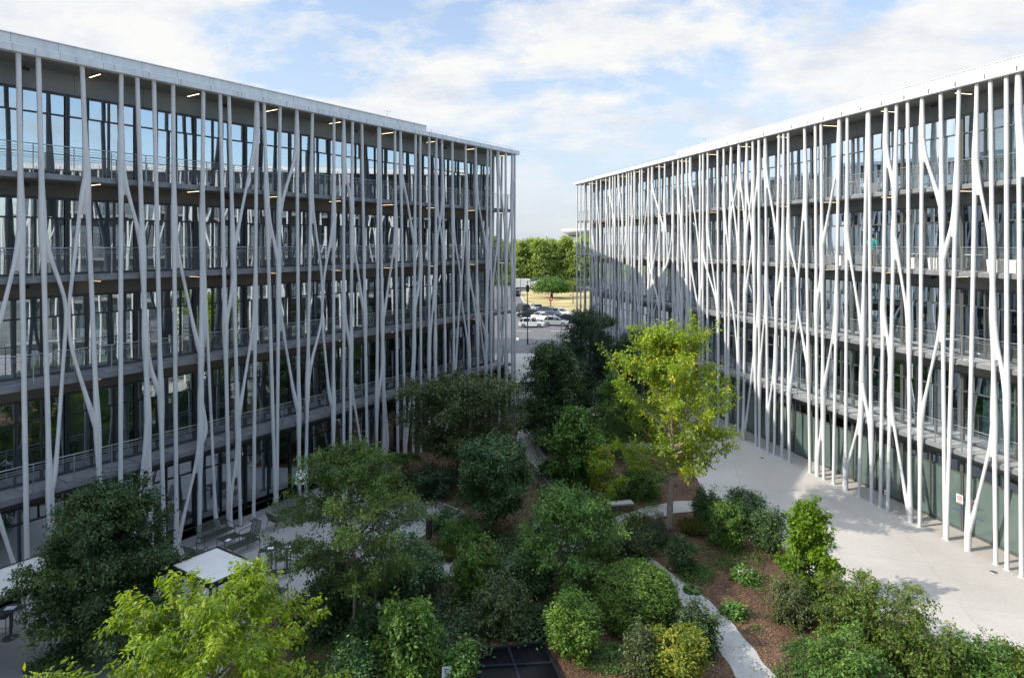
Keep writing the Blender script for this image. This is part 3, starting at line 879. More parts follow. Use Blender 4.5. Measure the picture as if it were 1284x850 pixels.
# ------------------------------------------------------------------- plants
def nrm(a):
    return a / np.maximum(np.linalg.norm(a, axis=1, keepdims=True), 1e-9)
def leaf_obj(name, material, P, D, N, Ls, Wd, var, var2, parent=None, fold=.22):
    n = len(P)
    D = nrm(D); S = nrm(np.cross(D, N)); N = np.cross(S, D)
    Ls = np.asarray(Ls)[:, None]; Wd = np.asarray(Wd)[:, None]
    mid = P + D * Ls * .45
    V = np.empty((n, 4, 3), np.float32)
    V[:, 0] = P
    V[:, 1] = mid + S * Wd * .5 + N * Wd * fold
    V[:, 2] = P + D * Ls - N * Ls * .12
    V[:, 3] = mid - S * Wd * .5 + N * Wd * fold
    base = np.arange(n, dtype=np.int32)[:, None] * 4
    T = np.concatenate([base + np.array([[0, 2, 1]]), base + np.array([[0, 3, 2]])], 1).reshape(-1)
    me = bpy.data.meshes.new(name)
    me.vertices.add(n * 4); me.vertices.foreach_set('co', V.reshape(-1))
    me.loops.add(n * 6); me.loops.foreach_set('vertex_index', T.astype(np.int32))
    me.polygons.add(n * 2)
    me.polygons.foreach_set('loop_start', np.arange(0, n * 6, 3, dtype=np.int32))
    me.update(calc_edges=True)
    for nm, val in (('var', var), ('var2', var2)):
        a = me.attributes.new(nm, 'FLOAT', 'FACE')
        a.data.foreach_set('value', np.repeat(np.asarray(val, np.float32), 2))
    me.materials.append(material)
    o = bpy.data.objects.new(name, me); COL.objects.link(o)
    if parent: o.parent = parent
    return o

def clumps(rng, lobes, n, shell=.5):
    vol = np.array([l[3] * l[4] * l[5] for l in lobes]) ** .8
    pick = rng.choice(len(lobes), n, p=vol / vol.sum())
    Lb = np.array(lobes)[pick]
    d = nrm(rng.normal(size=(n, 3)))
    r = shell + (1 - shell) * rng.random(n) ** .6
    if shell < .8: r *= np.where(rng.random(n) < .16, rng.uniform(1.05, 1.3, n), 1)          # a few sprays stick out
    return Lb[:, :3] + d * Lb[:, 3:6] * r[:, None], d

def plant(name, label, cat, base, lobes, nc, per, leaf, material, bark='bark', rc=.35, trunk=None, stems=0,
          group=None, shell=.45, droop=.3, flat=.65, limbs=24, seed=1, width=.5, up=.6, lrad=.03, sub='crown', zmin=.06, lift=.25):
    """lobes: (dx, dy, z, rx, ry, rz); trunk: (radius, clear height); stems: number of shrub stems"""
    rng = np.random.default_rng(seed)
    root = empty(name, (base[0], base[1], 0), 0, label, cat, group)
    C, dirs = clumps(rng, lobes, nc, shell)
    C[:, 2] = np.maximum(C[:, 2], zmin + rc * .35)
    k = np.repeat(np.arange(nc), per)
    n = len(k)
    csz = rng.uniform(.65, 1.25, nc)
    off = rng.normal(size=(n, 3)) * .5 * rc * csz[k][:, None]
    off[:, 2] *= flat
    P = C[k] + off
    keep = P[:, 2] > zmin * .5
    P, k, off = P[keep], k[keep], off[keep]; n = len(k)
    cen = np.array([np.mean([l[0] for l in lobes]), np.mean([l[1] for l in lobes]), np.mean([l[2] for l in lobes])])
    out = nrm(P - cen)
    N = nrm(np.array([0, 0, up]) + out * .45 + rng.normal(size=(n, 3)) * .42)
    D = rng.normal(size=(n, 3)); D[:, 2] = D[:, 2] * .35 - droop; D += nrm(off + 1e-4) * .7
    Ls = leaf * rng.uniform(.5, 1.4, n)
    cv = rng.random(nc)
    var = np.clip(cv[k] * .6 + rng.random(n) * .5 - .05, 0, 1)
    v2 = np.clip(rng.random(n) * .6 + rng.random(nc)[k] * .4, 0, 1)
    leaf_obj(sub, material, P, D, N, Ls, Ls * width, var, v2, root)
    # wood
    mb = MB()
    top = max(l[2] + l[5] for l in lobes)
    order = rng.permutation(nc)
    if trunk:
        tr, clear = trunk
        cx = np.mean([l[0] for l in lobes]); cy = np.mean([l[1] for l in lobes])
        pts = []; rad = []
        m = 9
        zt = top * .86
        for i in range(m):
            t = i / (m - 1)
            w = .05 * top * t * (1 - t)
            pts.append(Vector((cx * t + rng.normal() * w * .35, cy * t + rng.normal() * w * .35, zt * t)))
            rad.append(tr * (1.25 if i == 0 else 1) * (1 - .82 * t))
        mb.tube(pts, rad, 10)
        for j in order[:limbs]:
            c = Vector(C[j])
            z0 = clear + (min(c.z, zt * .95) - clear) * rng.uniform(.2, .75)
            z0 = max(clear, min(z0, zt * .9)); t = z0 / zt
            i = min(int(t * (m - 1)), m - 2); f = t * (m - 1) - i
            s = pts[i].lerp(pts[i + 1], f); r0 = tr * (1 - .82 * t) * .55
            mid = s.lerp(c, .5) + Vector((rng.normal() * .08, rng.normal() * .08, -lift * (c - s).length * .3))
            m2 = s.lerp(c, .78) + Vector((rng.normal() * .08, rng.normal() * .08, -.06))
            mb.tube([s, mid, m2, c], [r0, r0 * .62, r0 * .38, .006], 6)
            for j2 in rng.integers(0, nc, 2):
                c2 = Vector(C[j2])
                if (c2 - mid).length < 1.4: mb.tube([mid, mid.lerp(c2, .6) + Vector((0, 0, -.04)), c2], [r0 * .4, r0 * .25, .005], 5)
        mb.build('trunk', M[bark], root)
    elif stems:
        for j in order[:max(stems, 3) * 2]:
            c = Vector(C[j]); a = rng.random() * 6.28
            s = Vector((math.cos(a) * .12, math.sin(a) * .12, 0)) + Vector((lobes[0][0] * .6, lobes[0][1] * .6, 0))
            mid = s.lerp(c, .45) + Vector((rng.normal() * .05, rng.normal() * .05, .18 * c.z))
            mb.tube([s, mid, c], [lrad, lrad * .7, .006], 6)
        mb.build('stem', M[bark], root)
    return root

def armed(name, label, cat, base, h, rmax, z0, prof, arms, twigs, lpt, leaf, material, bark='bark', tr=.08, elev=(10, 55), sag=.15, tl=.8,
          seed=1, width=.5, droop=.4, up=.7, group=None, lean=(0, 0), basal=False, spread=.05, sub='crown', jit=(.72, 1.15), qmin=.3, asp=1.0):
    """a tree grown limb by limb: trunk, arms reaching the outline prof(t), twigs on the arms, leaves on the twigs"""
    rng = np.random.default_rng(seed)
    root = empty(name, (base[0], base[1], 0), 0, label, cat, group)
    mb = MB(); zt = h * .93; m = 10
    ph = rng.random(2) * 6.28; wob = .025 * h
    def tp(t): return np.array([lean[0] * t + math.sin(t * 5 + ph[0]) * wob * t, lean[1] * t + math.sin(t * 4 + ph[1]) * wob * t, zt * t])
    def trd(t): return tr * (1 - .86 * t)
    if not basal: mb.tube([Vector(tp(i / m)) for i in range(m + 1)], [trd(i / m) * (1.3 if i == 0 else 1) for i in range(m + 1)], 9)
    S = []; T = []; LN = []; AR = []
    for i in range(arms):
        t = (i + .5) / arms; az = i * 2.39996 + rng.normal() * .35
        hd = np.array([math.cos(az), math.sin(az) * asp, 0.0])
        r = rmax * prof(t) * rng.uniform(*jit)
        if basal:
            st = hd * rng.uniform(.02, .14) * rmax + np.array([lean[0], lean[1], 0]) * .2
            ze = max(.15, h * (t * rng.uniform(.85, 1.08))); end = hd * r + np.array([lean[0], lean[1], ze])
            cz = ze * .25; r0 = tr
        else:
            zs = z0 + (zt - z0) * t * .9; st = tp(zs / zt); e = math.radians(elev[0] + (elev[1] - elev[0]) * t + rng.normal() * 7)
            end = st + hd * r + np.array([0, 0, r * math.tan(e) * .8]); cz = 0; r0 = trd(zs / zt) * .42 + .006
            end[2] = min(end[2], h * rng.uniform(.95, 1.06))
        ln = np.linalg.norm(end - st); pts = []
        b1 = rng.normal(size=3) * .06 * ln
        for q in np.linspace(0, 1, 7):
            p = st + (end - st) * q + b1 * math.sin(q * PI) + np.array([0, 0, cz * math.sin(q * PI) + sag * ln * (q - q * q * 1.0) * .9 - sag * ln * .25 * q ** 3])
            p[2] = max(p[2], .05); pts.append(p)
        mb.tube([Vector(p) for p in pts], [r0 * (1 - .85 * q) + .003 for q in np.linspace(0, 1, 7)], 6)
        P = np.array(pts); cv = rng.random()
        for j in range(twigs):
            q = qmin + (1 - qmin) * (j + rng.random()) / twigs
            k = min(int(q * 6), 5); f = q * 6 - k; p = P[k] + (P[k + 1] - P[k]) * f
            tan = P[k + 1] - P[k]; tan = tan / (np.linalg.norm(tan) + 1e-6)
            d = tan * rng.uniform(.4, 1.0) + rng.normal(size=3) * np.array([.75, .75, .45]) + np.array([0, 0, .18])
            d /= np.linalg.norm(d); L_ = tl * rng.uniform(.45, 1.15) * (1.15 - .5 * q)
            S.append(p); T.append(d); LN.append(L_); AR.append(np.clip(cv + rng.normal() * .22, 0, 1))
            if L_ > .22: mb.tube([Vector(p), Vector(p + d * L_ * .55 + np.array([0, 0, .02])), Vector(p + d * L_ * .95)], [.006 + r0 * .18, .005, .002], 4, False)
        S.append(P[5]); T.append((P[6] - P[5]) / (np.linalg.norm(P[6] - P[5]) + 1e-6)); LN.append(tl * .8); AR.append(cv)
    if not basal:
        S.append(tp(.9)); T.append(np.array([0, 0, 1.0])); LN.append(h * .13); AR.append(.5)
    mb.build('trunk' if not basal else 'stem', M[bark], root)
    S, T, LN, AR = np.array(S), np.array(T), np.array(LN), np.array(AR)
    k = np.repeat(np.arange(len(S)), lpt); n = len(k)
    u = .12 + .98 * rng.random(n)
    P = S[k] + T[k] * (LN[k] * u)[:, None] + rng.normal(size=(n, 3)) * spread
    P[:, 2] -= droop * .12 * u * LN[k]
    keep = P[:, 2] > .06; P, k, u = P[keep], k[keep], u[keep]; n = len(k)
    side = nrm(np.cross(T[k], rng.normal(size=(n, 3))))
    D = T[k] * .55 + side * .8; D[:, 2] -= droop
    N = nrm(np.array([0, 0, up]) + rng.normal(size=(n, 3)) * .45)
    Ls = leaf * rng.uniform(.5, 1.35, n)
    var = np.clip(AR[k] * .65 + rng.random(n) * .45 - .05, 0, 1); v2 = np.clip(rng.random(n) * .6 + rng.random(len(S))[k] * .4, 0, 1)
    leaf_obj(sub, material, P, D, N, Ls, Ls * width, var, v2, root)
    return root
def P_round(t): return math.sin(PI * (.12 + .80 * t)) ** .75
def P_egg(t): return (math.sin(PI * (.16 + .82 * t ** .85)) ** .8) * (1.08 - .3 * t)
def P_cone(t): return (1 - t) ** .75 * .97 + .06
def P_flat(t): return (1 - .55 * t ** 2.2) * (.8 + .2 * math.sin(7 * t))
def P_bush(t): return .35 + .65 * math.sin(PI * (.1 + .75 * t))

def rosette(name, label, cat, base, n, length, z0, material, seed=1, trunk=0.0, group=None, arch=.9, leaflet=.12):
    rng = np.random.default_rng(seed)
    root = empty(name, (base[0], base[1], 0), 0, label, cat, group)
    P = []; D = []; Nn = []; Ls = []; mb = MB()
    for i in range(n):
        a = 2 * PI * i / n + rng.normal() * .15
        ln = length * rng.uniform(.75, 1.1); h = rng.uniform(.25, .8) * arch
        prev = None; pts = []
        for q in range(15):
            t = q / 14
            r = ln * (t - .12 * t * t); z = z0 + ln * (h * 1.6 * t - h * 1.9 * t * t)
            p = np.array([math.cos(a) * r, math.sin(a) * r, max(z, .04)]); pts.append(Vector(p))
            if q > 1:
                tan = p - prev; side = np.array([-math.sin(a), math.cos(a), 0])
                for sg in (-1, 1):
                    P.append(p); D.append(side * sg + tan * 1.5); Nn.append(np.array([0, 0, 1]) + rng.normal(size=3) * .15)
                    Ls.append(leaflet * math.sin(PI * min(1, .15 + t * .85)) * 1.6 + .03)
            prev = p
        mb.tube(pts, [.012] * 14 + [.004], 4)
    P = np.array(P); n2 = len(P); v = rng.random(n2)
    leaf_obj('frond', material, P, np.array(D), np.array(Nn), Ls, np.array(Ls) * .38, v, v, root)
    mb.build('stalk', M['bark_dark'], root)
    if trunk:
        MB().tube([(0, 0, 0), (.02, .01, z0 * .5), (0, 0, z0)], [trunk * 1.2, trunk, trunk * .9], 8).build('trunk', M['bark_dark'], root)
    return root

def grass_tuft(name, label, base, r, n, h, material, seed, group=None):
    rng = np.random.default_rng(seed)
    root = empty(name, (base[0], base[1], 0), 0, label, 'grass tuft', group)
    a = rng.random(n) * 6.28; rr = r * np.sqrt(rng.random(n))
    P = np.stack([np.cos(a) * rr, np.sin(a) * rr, np.full(n, .05)], 1)
    D = rng.normal(size=(n, 3)) * .3; D[:, 2] = 1; D[:, 0] += np.cos(a) * .35; D[:, 1] += np.sin(a) * .35
    N = rng.normal(size=(n, 3)); Ls = h * rng.uniform(.5, 1.1, n)
    leaf_obj('blade', material, P, D, N, Ls, np.full(n, .035), rng.random(n), rng.random(n), root, .1)
    return root

def ell(r, h, z=None):           # one egg-shaped bush lobe
    return (0, 0, h * .5 if z is None else z, r, r, h * .5)
def bushy(rng, r, h, k=6, jit=.45):
    """an uneven heap of lobes for a bush r wide and h tall"""
    out = [(0, 0, h * .48, r * .78, r * .78, h * .46)]
    for i in range(k):
        a = 6.28 * i / k + rng.uniform(-.4, .4); q = r * rng.uniform(.4, .62)
        rz = h * rng.uniform(.22, .36)
        out.append((math.cos(a) * q, math.sin(a) * q, rng.uniform(rz + .05, h - rz), r * rng.uniform(.32, .48), r * rng.uniform(.32, .48), rz))
    return out
def treetop(rng, r, z0, z1, k=12, taper=.5, sq=.55):
    """uneven crown between z0 and z1, widest a third of the way up"""
    out = []; hh = z1 - z0
    for i in range(k):
        t = (i + .5) / k
        z = z0 + hh * (.1 + .8 * t)
        prof = (math.sin(PI * min(1, (.22 + .78 * t))) ** .7) * (1 - taper * t) + .12
        a = i * 2.4 + rng.uniform(-.4, .4); q = r * prof * rng.uniform(.35, .62)
        rr = r * rng.uniform(.34, .5) * (1 - .35 * t)
        out.append((math.cos(a) * q, math.sin(a) * q, z, rr, rr, rr * sq + hh * .05))
    out.append((0, 0, z0 + hh * .5, r * .45, r * .45, hh * .42))
    return out
R_ = random.Random(21)

def shrub(label, u, v, hpx, wpx, m, leaf, nc, per, seed, name='shrub', cat='shrub', rc=.22, group=None, lobes=None, width=.5, bark='bark', sub='foliage', shell=.55, up=.6, droop=.15, v_is_base=True):
    b = G(u, v - .12 * hpx); s = F / b.y
    h = hpx / s * .86; r = wpx / s * .5
    return plant(name, label, cat, b, lobes(r, h) if lobes else bushy(R_, r, h), nc, per, leaf, M[m], bark, rc, None, 3, group, shell, droop, .75, 0, seed, width, up, .022, sub)

GS = 'garden shrubs'; GT = 'trees in the courtyard garden'
# --- trees
armed('gold_tree', 'tall airy tree turning golden yellow, standing on a bare pale trunk beside the bench path', 'tree', G(840, 662), 9.6, 2.95, 2.3, P_egg, 70, 13, 29, .14, M['lf_gold'],
      'bark_pale', .16, (30, 70), .1, 1.0, 101, .62, .35, .7, GT, spread=.10, qmin=.16)
armed('maple_tree', 'young fine-leaved green tree on one thin straight trunk in front of the terrace tables', 'tree', G(444, 800), 7.0, 2.5, 1.8, P_egg, 62, 14, 44, .10, M['lf_acer'],
      'bark', .075, (16, 34), .06, .85, 102, .45, .22, .9, GT, spread=.07, qmin=.25)
armed('broad_tree', 'dense dark green tree bushy to the ground between the two canvas awnings', 'tree', (-13.0, 20.9), 5.9, 2.3, .35, P_egg, 84, 18, 46, .112, M['lf_dark'],
      'bark_dark', .12, (4, 58), .14, .75, 103, .52, .3, .7, GT, spread=.09, qmin=.2)
armed('cherry_tree', 'sunlit yellow-green tree with drooping leaves filling the lower left foreground', 'tree', (-6.35, 13.5), 6.0, 3.6, 2.3, lambda t: 1.0 - .66 * t, 46, 14, 40, .125, M['lf_fore'],
      'bark', .12, (16, 52), .14, .75, 104, .42, .75, .75, GT, spread=.05, qmin=.25, jit=(.55, 1.15))
armed('multi_stem_tree', 'wide low olive green tree against the far half of the shaded office', 'tree', G(575, 606), 5.6, 3.5, 1.2, P_round, 64, 14, 36, .155, M['lf_olive'],
      'bark_dark', .13, (16, 50), .1, 1.1, 105, .5, .3, .7, GT, spread=.12, qmin=.25, asp=.8)
armed('conical_tree', 'dark green conical tree in the gap between the two offices, left of the pine', 'tree', G(694, 560), 7.3, 3.1, .3, P_cone, 70, 13, 36, .16, M['lf_dark'],
      'bark_dark', .14, (2, 40), .1, 1.1, 106, .5, .3, .7, GT, spread=.12, qmin=.15)
armed('pine_tree', 'dark needle pine with open layered branches, tallest in the gap between the offices', 'tree', G(737, 540), 9.0, 3.2, 1.0, lambda t: (1 - t) ** .6 * .75 + .2, 52, 13, 60, .2, M['lf_conifer'],
      'bark_dark', .17, (2, 40), .05, .95, 107, .22, .0, .3, GT, spread=.09, qmin=.25)
armed('pine_tree', 'dark bushy evergreen half hidden behind the golden tree', 'tree', G(800, 545), 7.6, 3.0, .5, P_egg, 56, 13, 50, .2, M['lf_conifer'],
      'bark_dark', .15, (2, 50), .08, 1.1, 108, .3, .1, .5, GT, spread=.12, qmin=.15)
armed('larch_tree', 'slim feathery light green tree just left of the golden tree', 'tree', G(768, 572), 5.8, 1.7, .4, P_cone, 52, 10, 34, .11, M['lf_mid'],
      'bark', .08, (0, 30), .1, .6, 109, .35, .3, .6, GT, spread=.07, qmin=.15)
armed('young_tree', 'bright green broad-leaved young tree beside the curve of the rear path', 'tree', G(724, 606), 4.3, 1.6, .25, P_egg, 46, 11, 26, .17, M['lf_mid'],
      'bark', .08, (6, 56), .12, .75, 110, .62, .4, .8, GT, spread=.09, qmin=.2)
armed('round_tree', 'rounded dark glossy evergreen on several thin stems between terrace corner and path', 'tree', G(622, 666), 3.9, 1.45, .9, P_round, 64, 13, 34, .13, M['lf_deep'],
      'bark', .07, (14, 62), .12, .7, 111, .45, .4, .7, GT, spread=.09, qmin=.35, jit=(.85, 1.08))
armed('loose_tree', 'loose spreading mid-green small tree in the centre foreground of the garden', 'tree', G(712, 750), 4.1, 2.0, .3, P_egg, 50, 13, 32, .115, M['lf_mid'],
      'bark', .06, (18, 52), .1, .8, 112, .5, .3, .8, GT, spread=.07, qmin=.25)
armed('lime_tree', 'small sunlit bright lime green tree with an upright tip at the plaza edge', 'tree', G(1014, 762), 4.0, 1.2, .2, lambda t: (1.02 - t) ** .7, 54, 9, 22, .12, M['lf_bright'],
      'bark', .05, (24, 66), .1, .5, 113, .78, .35, .8, GT, spread=.06, qmin=.2)
armed('feathery_tree', 'feathery green tree at the foot of the shaded office far corner columns', 'tree', G(623, 520), 4.2, 1.9, .2, P_cone, 44, 10, 40, .15, M['lf_mid'],
      'bark', .07, (6, 40), .15, .8, 114, .3, .3, .6, GT, spread=.1, qmin=.15)
armed('small_tree', 'little multi-stemmed tree with yellowing leaves under the golden tree', 'tree', G(776, 622), 3.0, 1.7, 0, P_bush, 22, 9, 18, .14, M['lf_gold'],
      'bark', .035, (10, 50), .1, .6, 115, .6, .35, .7, GT, basal=True, spread=.08, qmin=.45)
rosette('tree_fern', 'light green tree fern spreading fronds before the shaded office', 'fern', G(506, 606), 16, 1.5, 1.25, M['lf_mid'], 5, .1, leaflet=.2)

def thicket(label, u, v, hpx, wpx, m, leaf, stems, twigs, lpt, seed, name='shrub', tl=.55, width=.5, prof=P_bush):
    b = G(u, v - .12 * hpx); sc = F / b.y; h = hpx / sc * .80; r = wpx / sc * .40
    return armed(name, label, 'shrub', b, h, r, 0, prof, stems, twigs, lpt, leaf, M[m], 'bark', .02, (10, 50), .12, tl, seed, width, .3, .7, GS, basal=True, spread=.06, sub='foliage', qmin=.15)
# --- shrubs: label, u, base v, height px, width px
thicket('tall shrub with yellow-green crown beside the path end at the terrace corner', 597, 758, 88, 64, 'lf_round', .10, 38, 12, 26, 201)
shrub('near-black glossy bush just right of the thin maple trunk', 512, 757, 92, 98, 'lf_deep', .12, 190, 40, 202)
thicket('large broad-leaved shrub at the bottom behind the plant label', 514, 862, 112, 84, 'lf_mid', .15, 40, 12, 24, 203)
thicket('dull green bush above the big black skylight', 627, 800, 78, 70, 'lf_olive', .10, 36, 12, 22, 204)
shrub('dense upright dark shrub at the right edge of the skylights', 719, 838, 102, 78, 'lf_round', .10, 220, 44, 205)
shrub('small grey-green bush tucked behind the upright shrub and left of the dome bush', 716, 775, 56, 44, 'lf_olive', .09, 90, 40, 206)
shrub('domed fresh green bush clipped round beside the curving path', 797, 792, 84, 100, 'lf_dome', .085, 800, 60, 207, rc=.17,
      lobes=lambda r, h: [(0, 0, h * .46, r, r, h * .54)], shell=.84)
shrub('golden yellow variegated bush at the bottom edge of the garden', 851, 862, 78, 78, 'lf_goldbush', .10, 190, 44, 208, name='golden_shrub', rc=.17)
thicket('narrow dark shrub leaning over the path right of the golden bush', 876, 822, 62, 42, 'lf_dark', .10, 28, 12, 26, 209)
thicket('wispy narrow green shrub between dome bush and golden bush', 804, 856, 74, 32, 'lf_olive', .09, 26, 12, 22, 210)
shrub('dark bush under the spreading small tree', 664, 752, 66, 70, 'lf_deep', .12, 150, 38, 211)
shrub('little upright conifer left of the golden tree trunk', 825, 690, 50, 28, 'lf_conifer', .09, 90, 50, 212, name='dwarf_conifer', width=.2, rc=.16,
      lobes=lambda r, h: [(0, 0, h * .35, r, r, h * .35), (0, 0, h * .65, r * .7, r * .7, h * .33), (r * .2, 0, h * .85, r * .3, r * .3, h * .15)])
shrub('compact dark bush on the mulch in front of the golden tree', 853, 722, 52, 40, 'lf_dark', .09, 100, 44, 213, rc=.17)
thicket('dark bush next to the path mouth, left of the plaza-edge clump', 886, 662, 50, 32, 'lf_deep', .10, 28, 12, 26, 214)
thicket('mid-green bush in the middle of the plaza-edge clump', 912, 692, 72, 52, 'lf_mid', .10, 40, 12, 22, 215)
shrub('tall dark bush at the back of the plaza-edge clump', 937, 668, 58, 52, 'lf_deep', .11, 150, 40, 216)
shrub('darkest bush at the right end of the plaza-edge clump', 963, 703, 70, 46, 'lf_dark', .10, 170, 42, 217)
thicket('thin olive shrub at the foot of the lime green tree', 992, 790, 66, 42, 'lf_olive', .09, 30, 12, 22, 218)
thicket('browning sunlit shrub, left part of the big thicket by the plaza', 1062, 818, 112, 92, 'lf_brown', .11, 40, 12, 15, 219)
thicket('tall tangled shrub with brown tips, middle of the thicket by the plaza', 1118, 850, 140, 104, 'lf_brown', .11, 44, 12, 15, 220)
thicket('thicket shrub nearest the sunny plaza at the right', 1170, 872, 98, 78, 'lf_brown', .11, 34, 12, 15, 221)
thicket('green shrub low in front of the browning thicket', 1062, 882, 84, 104, 'lf_mid', .11, 40, 12, 22, 222)
thicket('dark green bush in the bottom right corner of the plaza', 1226, 872, 72, 78, 'lf_mid', .10, 40, 12, 22, 223)
thicket('sprig of a bush cut by the right picture edge', 1282, 872, 62, 52, 'lf_brown', .10, 24, 12, 22, 224)
shrub('blue-green bush below the far corner of the wide olive tree', 548, 628, 44, 60, 'lf_conifer', .12, 110, 38, 225)
shrub('low dark shrub left of the tree fern by the shaded office', 486, 628, 44, 44, 'lf_dark', .12, 100, 36, 226)
thicket('light green low bush beside the rusty light post', 576, 690, 40, 52, 'lf_mid', .09, 26, 12, 22, 227)
shrub('green bush at the terrace edge left of the rusty light post', 556, 668, 30, 28, 'lf_deep', .09, 70, 38, 228)
thicket('dim bush between thin maple trunk and broad-leaved shrub', 470, 818, 52, 60, 'lf_deep', .11, 28, 12, 22, 229)
thicket('spreading dark bush at the edge of the terrace below the awning', 386, 800, 46, 76, 'lf_dark', .11, 34, 12, 26, 230)
thicket('young bush in front of the wooden bench, left side', 748, 672, 50, 44, 'lf_mid', .10, 26, 12, 22, 231)
shrub('green bush by the rear path opposite the bright young tree', 690, 602, 30, 30, 'lf_dark', .12, 70, 36, 232)
thicket('airy willow-green bush behind the bench', 806, 628, 44, 56, 'lf_mid', .11, 26, 12, 22, 233)
shrub('low bush at the bottom left of the skylight', 578, 858, 50, 44, 'lf_mid', .11, 90, 36, 234)
shrub('dark bush at the bottom between cherry tree and broad-leaved shrub', 444, 868, 60, 70, 'lf_deep', .11, 130, 36, 235)
shrub('little bush in the mulch between the two paths', 676, 690, 44, 40, 'lf_deep', .10, 80, 36, 236)
thicket('broad dark bush right behind the thin maple trunk', 430, 772, 66, 92, 'lf_dark', .11, 40, 12, 28, 237)
thicket('olive bush just left of the dwarf conifer', 793, 706, 50, 60, 'lf_olive', .09, 30, 12, 22, 238)
shrub('dark bush in front of the far fence', 668, 528, 26, 36, 'lf_dark', .14, 70, 36, 239)
for i, (u, v, r, h, lab) in enumerate([(752, 706, .55, .75, 'olive grass tuft beside the path under the spreading tree'), (802, 668, .6, .7, 'pale grass tuft on the path bend near the bench'),
        (868, 668, .5, .6, 'green grass tuft right of the golden tree trunk'), (560, 700, .5, .6, 'grass tuft at the path end by the rusty light post')]):
    grass_tuft('grass_tuft', lab, G(u, v), r, 700, h, M['lf_grass'], 300 + i, 'grass tufts')
for i, (u, v, ln, lab) in enumerate([(585, 662, .7, 'bright fern at the terrace corner kerb'), (770, 818, .6, 'small fern in the shade below the dome bush'), (458, 836, .8, 'light fern at the base of the thin maple trunk'),
        (648, 770, .6, 'fern just above the small skylight'), (690, 640, .7, 'fern by the rear path bend'), (868, 742, .5, 'fern on the mulch near the curving path')]):
    rosette('fern', lab, 'fern', G(u, v), 11, ln, .06, M['lf_mid'], 330 + i, 0, 'ferns')
def flower_plant(label, u, v, seed, nf, r=.5, h=.6, ball=.11):
    rng = np.random.default_rng(seed)
    p = plant('flowering_shrub', label, 'flowering shrub', G(u, v), [(0, 0, h * .5, r, r, h * .5)], 60, 30, .13, M['lf_mid'], 'bark', .2, None, 3, 'white flowering shrubs', .5, .2, .7, 0, seed, .5, .6, .012, 'foliage')
    for i in range(nf):
        a = rng.random() * 6.28; q = r * rng.uniform(.2, .9)
        c = np.array([math.cos(a) * q, math.sin(a) * q, h * rng.uniform(.75, 1.1)])
        n = 60; d = nrm(rng.normal(size=(n, 3))); P = c + d * ball * .8
        leaf_obj('flower', M['petal'], P, np.cross(d, rng.normal(size=(n, 3))), d, np.full(n, ball * .6), np.full(n, ball * .5), rng.random(n), rng.random(n), p)
flower_plant('white hydrangea right of the thin maple trunk', 462, 782, 401, 5)
flower_plant('white hydrangea against the broad-leaved shrub', 502, 784, 402, 3)
flower_plant('white rose bush with many small blooms on the mulch by the plaza-edge clump', 934, 728, 403, 14, .42, .4, .045)
flower_plant('sparse white rose in the open mulch near the curving path', 921, 772, 404, 5, .3, .35, .05)

# -------------------------------------------------------------------- ground
def sheet(name, pts, z, m, kind='structure', parent=None, thick=0.0):
    pts = [Vector((p[0], p[1], z)) for p in pts]
    a = sum(p.x * q.y - q.x * p.y for p, q in zip(pts, pts[1:] + pts[:1]))
    if a < 0: pts = pts[::-1]
    mb = MB(); n = len(pts)
    mb.add(pts, [tuple(range(n))])
    if thick:
        lo = [p - Z * thick for p in pts]
        for i in range(n):
            j = (i + 1) % n
            mb.add([lo[i], lo[j], pts[j], pts[i]], [(0, 1, 2, 3)])
    return tag(mb.build(name, m, parent), kind=kind)
def smooth_closed(p, it=2):
    for _ in range(it):
        q = []
        for a, b in zip(p, p[1:] + p[:1]):
            q += [(a[0] * .75 + b[0] * .25, a[1] * .75 + b[1] * .25), (a[0] * .25 + b[0] * .75, a[1] * .25 + b[1] * .75)]
        p = q
    return p
def ribbon(name, cl, wd, z, m, thick=.04):
    c = chaikin([(p[0], p[1]) for p in cl], 3); n = len(c); Lf = []; Rt = []
    for i, p in enumerate(c):
        a = c[max(i - 1, 0)]; b = c[min(i + 1, n - 1)]
        t = Vector((b[0] - a[0], b[1] - a[1])).normalized(); nn = Vector((-t.y, t.x))
        f = i / (n - 1) * (len(wd) - 1); k = min(int(f), len(wd) - 2); w = wd[k] + (wd[k + 1] - wd[k]) * (f - k)
        w *= 1 + .06 * math.sin(i * .9)
        Lf.append(Vector((p[0], p[1])) + nn * w / 2); Rt.append(Vector((p[0], p[1])) - nn * w / 2)
    mb = MB(); vs = []
    for l, r in zip(Lf, Rt):
        vs += [(l.x, l.y, z - thick), (l.x, l.y, z), (r.x, r.y, z), (r.x, r.y, z - thick)]
    fs = []
    for i in range(n - 1):
        o = 4 * i; q = o + 4
        fs += [(o, q, q + 1, o + 1), (o + 1, q + 1, q + 2, o + 2), (o + 2, q + 2, q + 3, o + 3)]
    mb.add(vs, [f[::-1] for f in fs])
    return tag(mb.build(name, m), kind='structure')

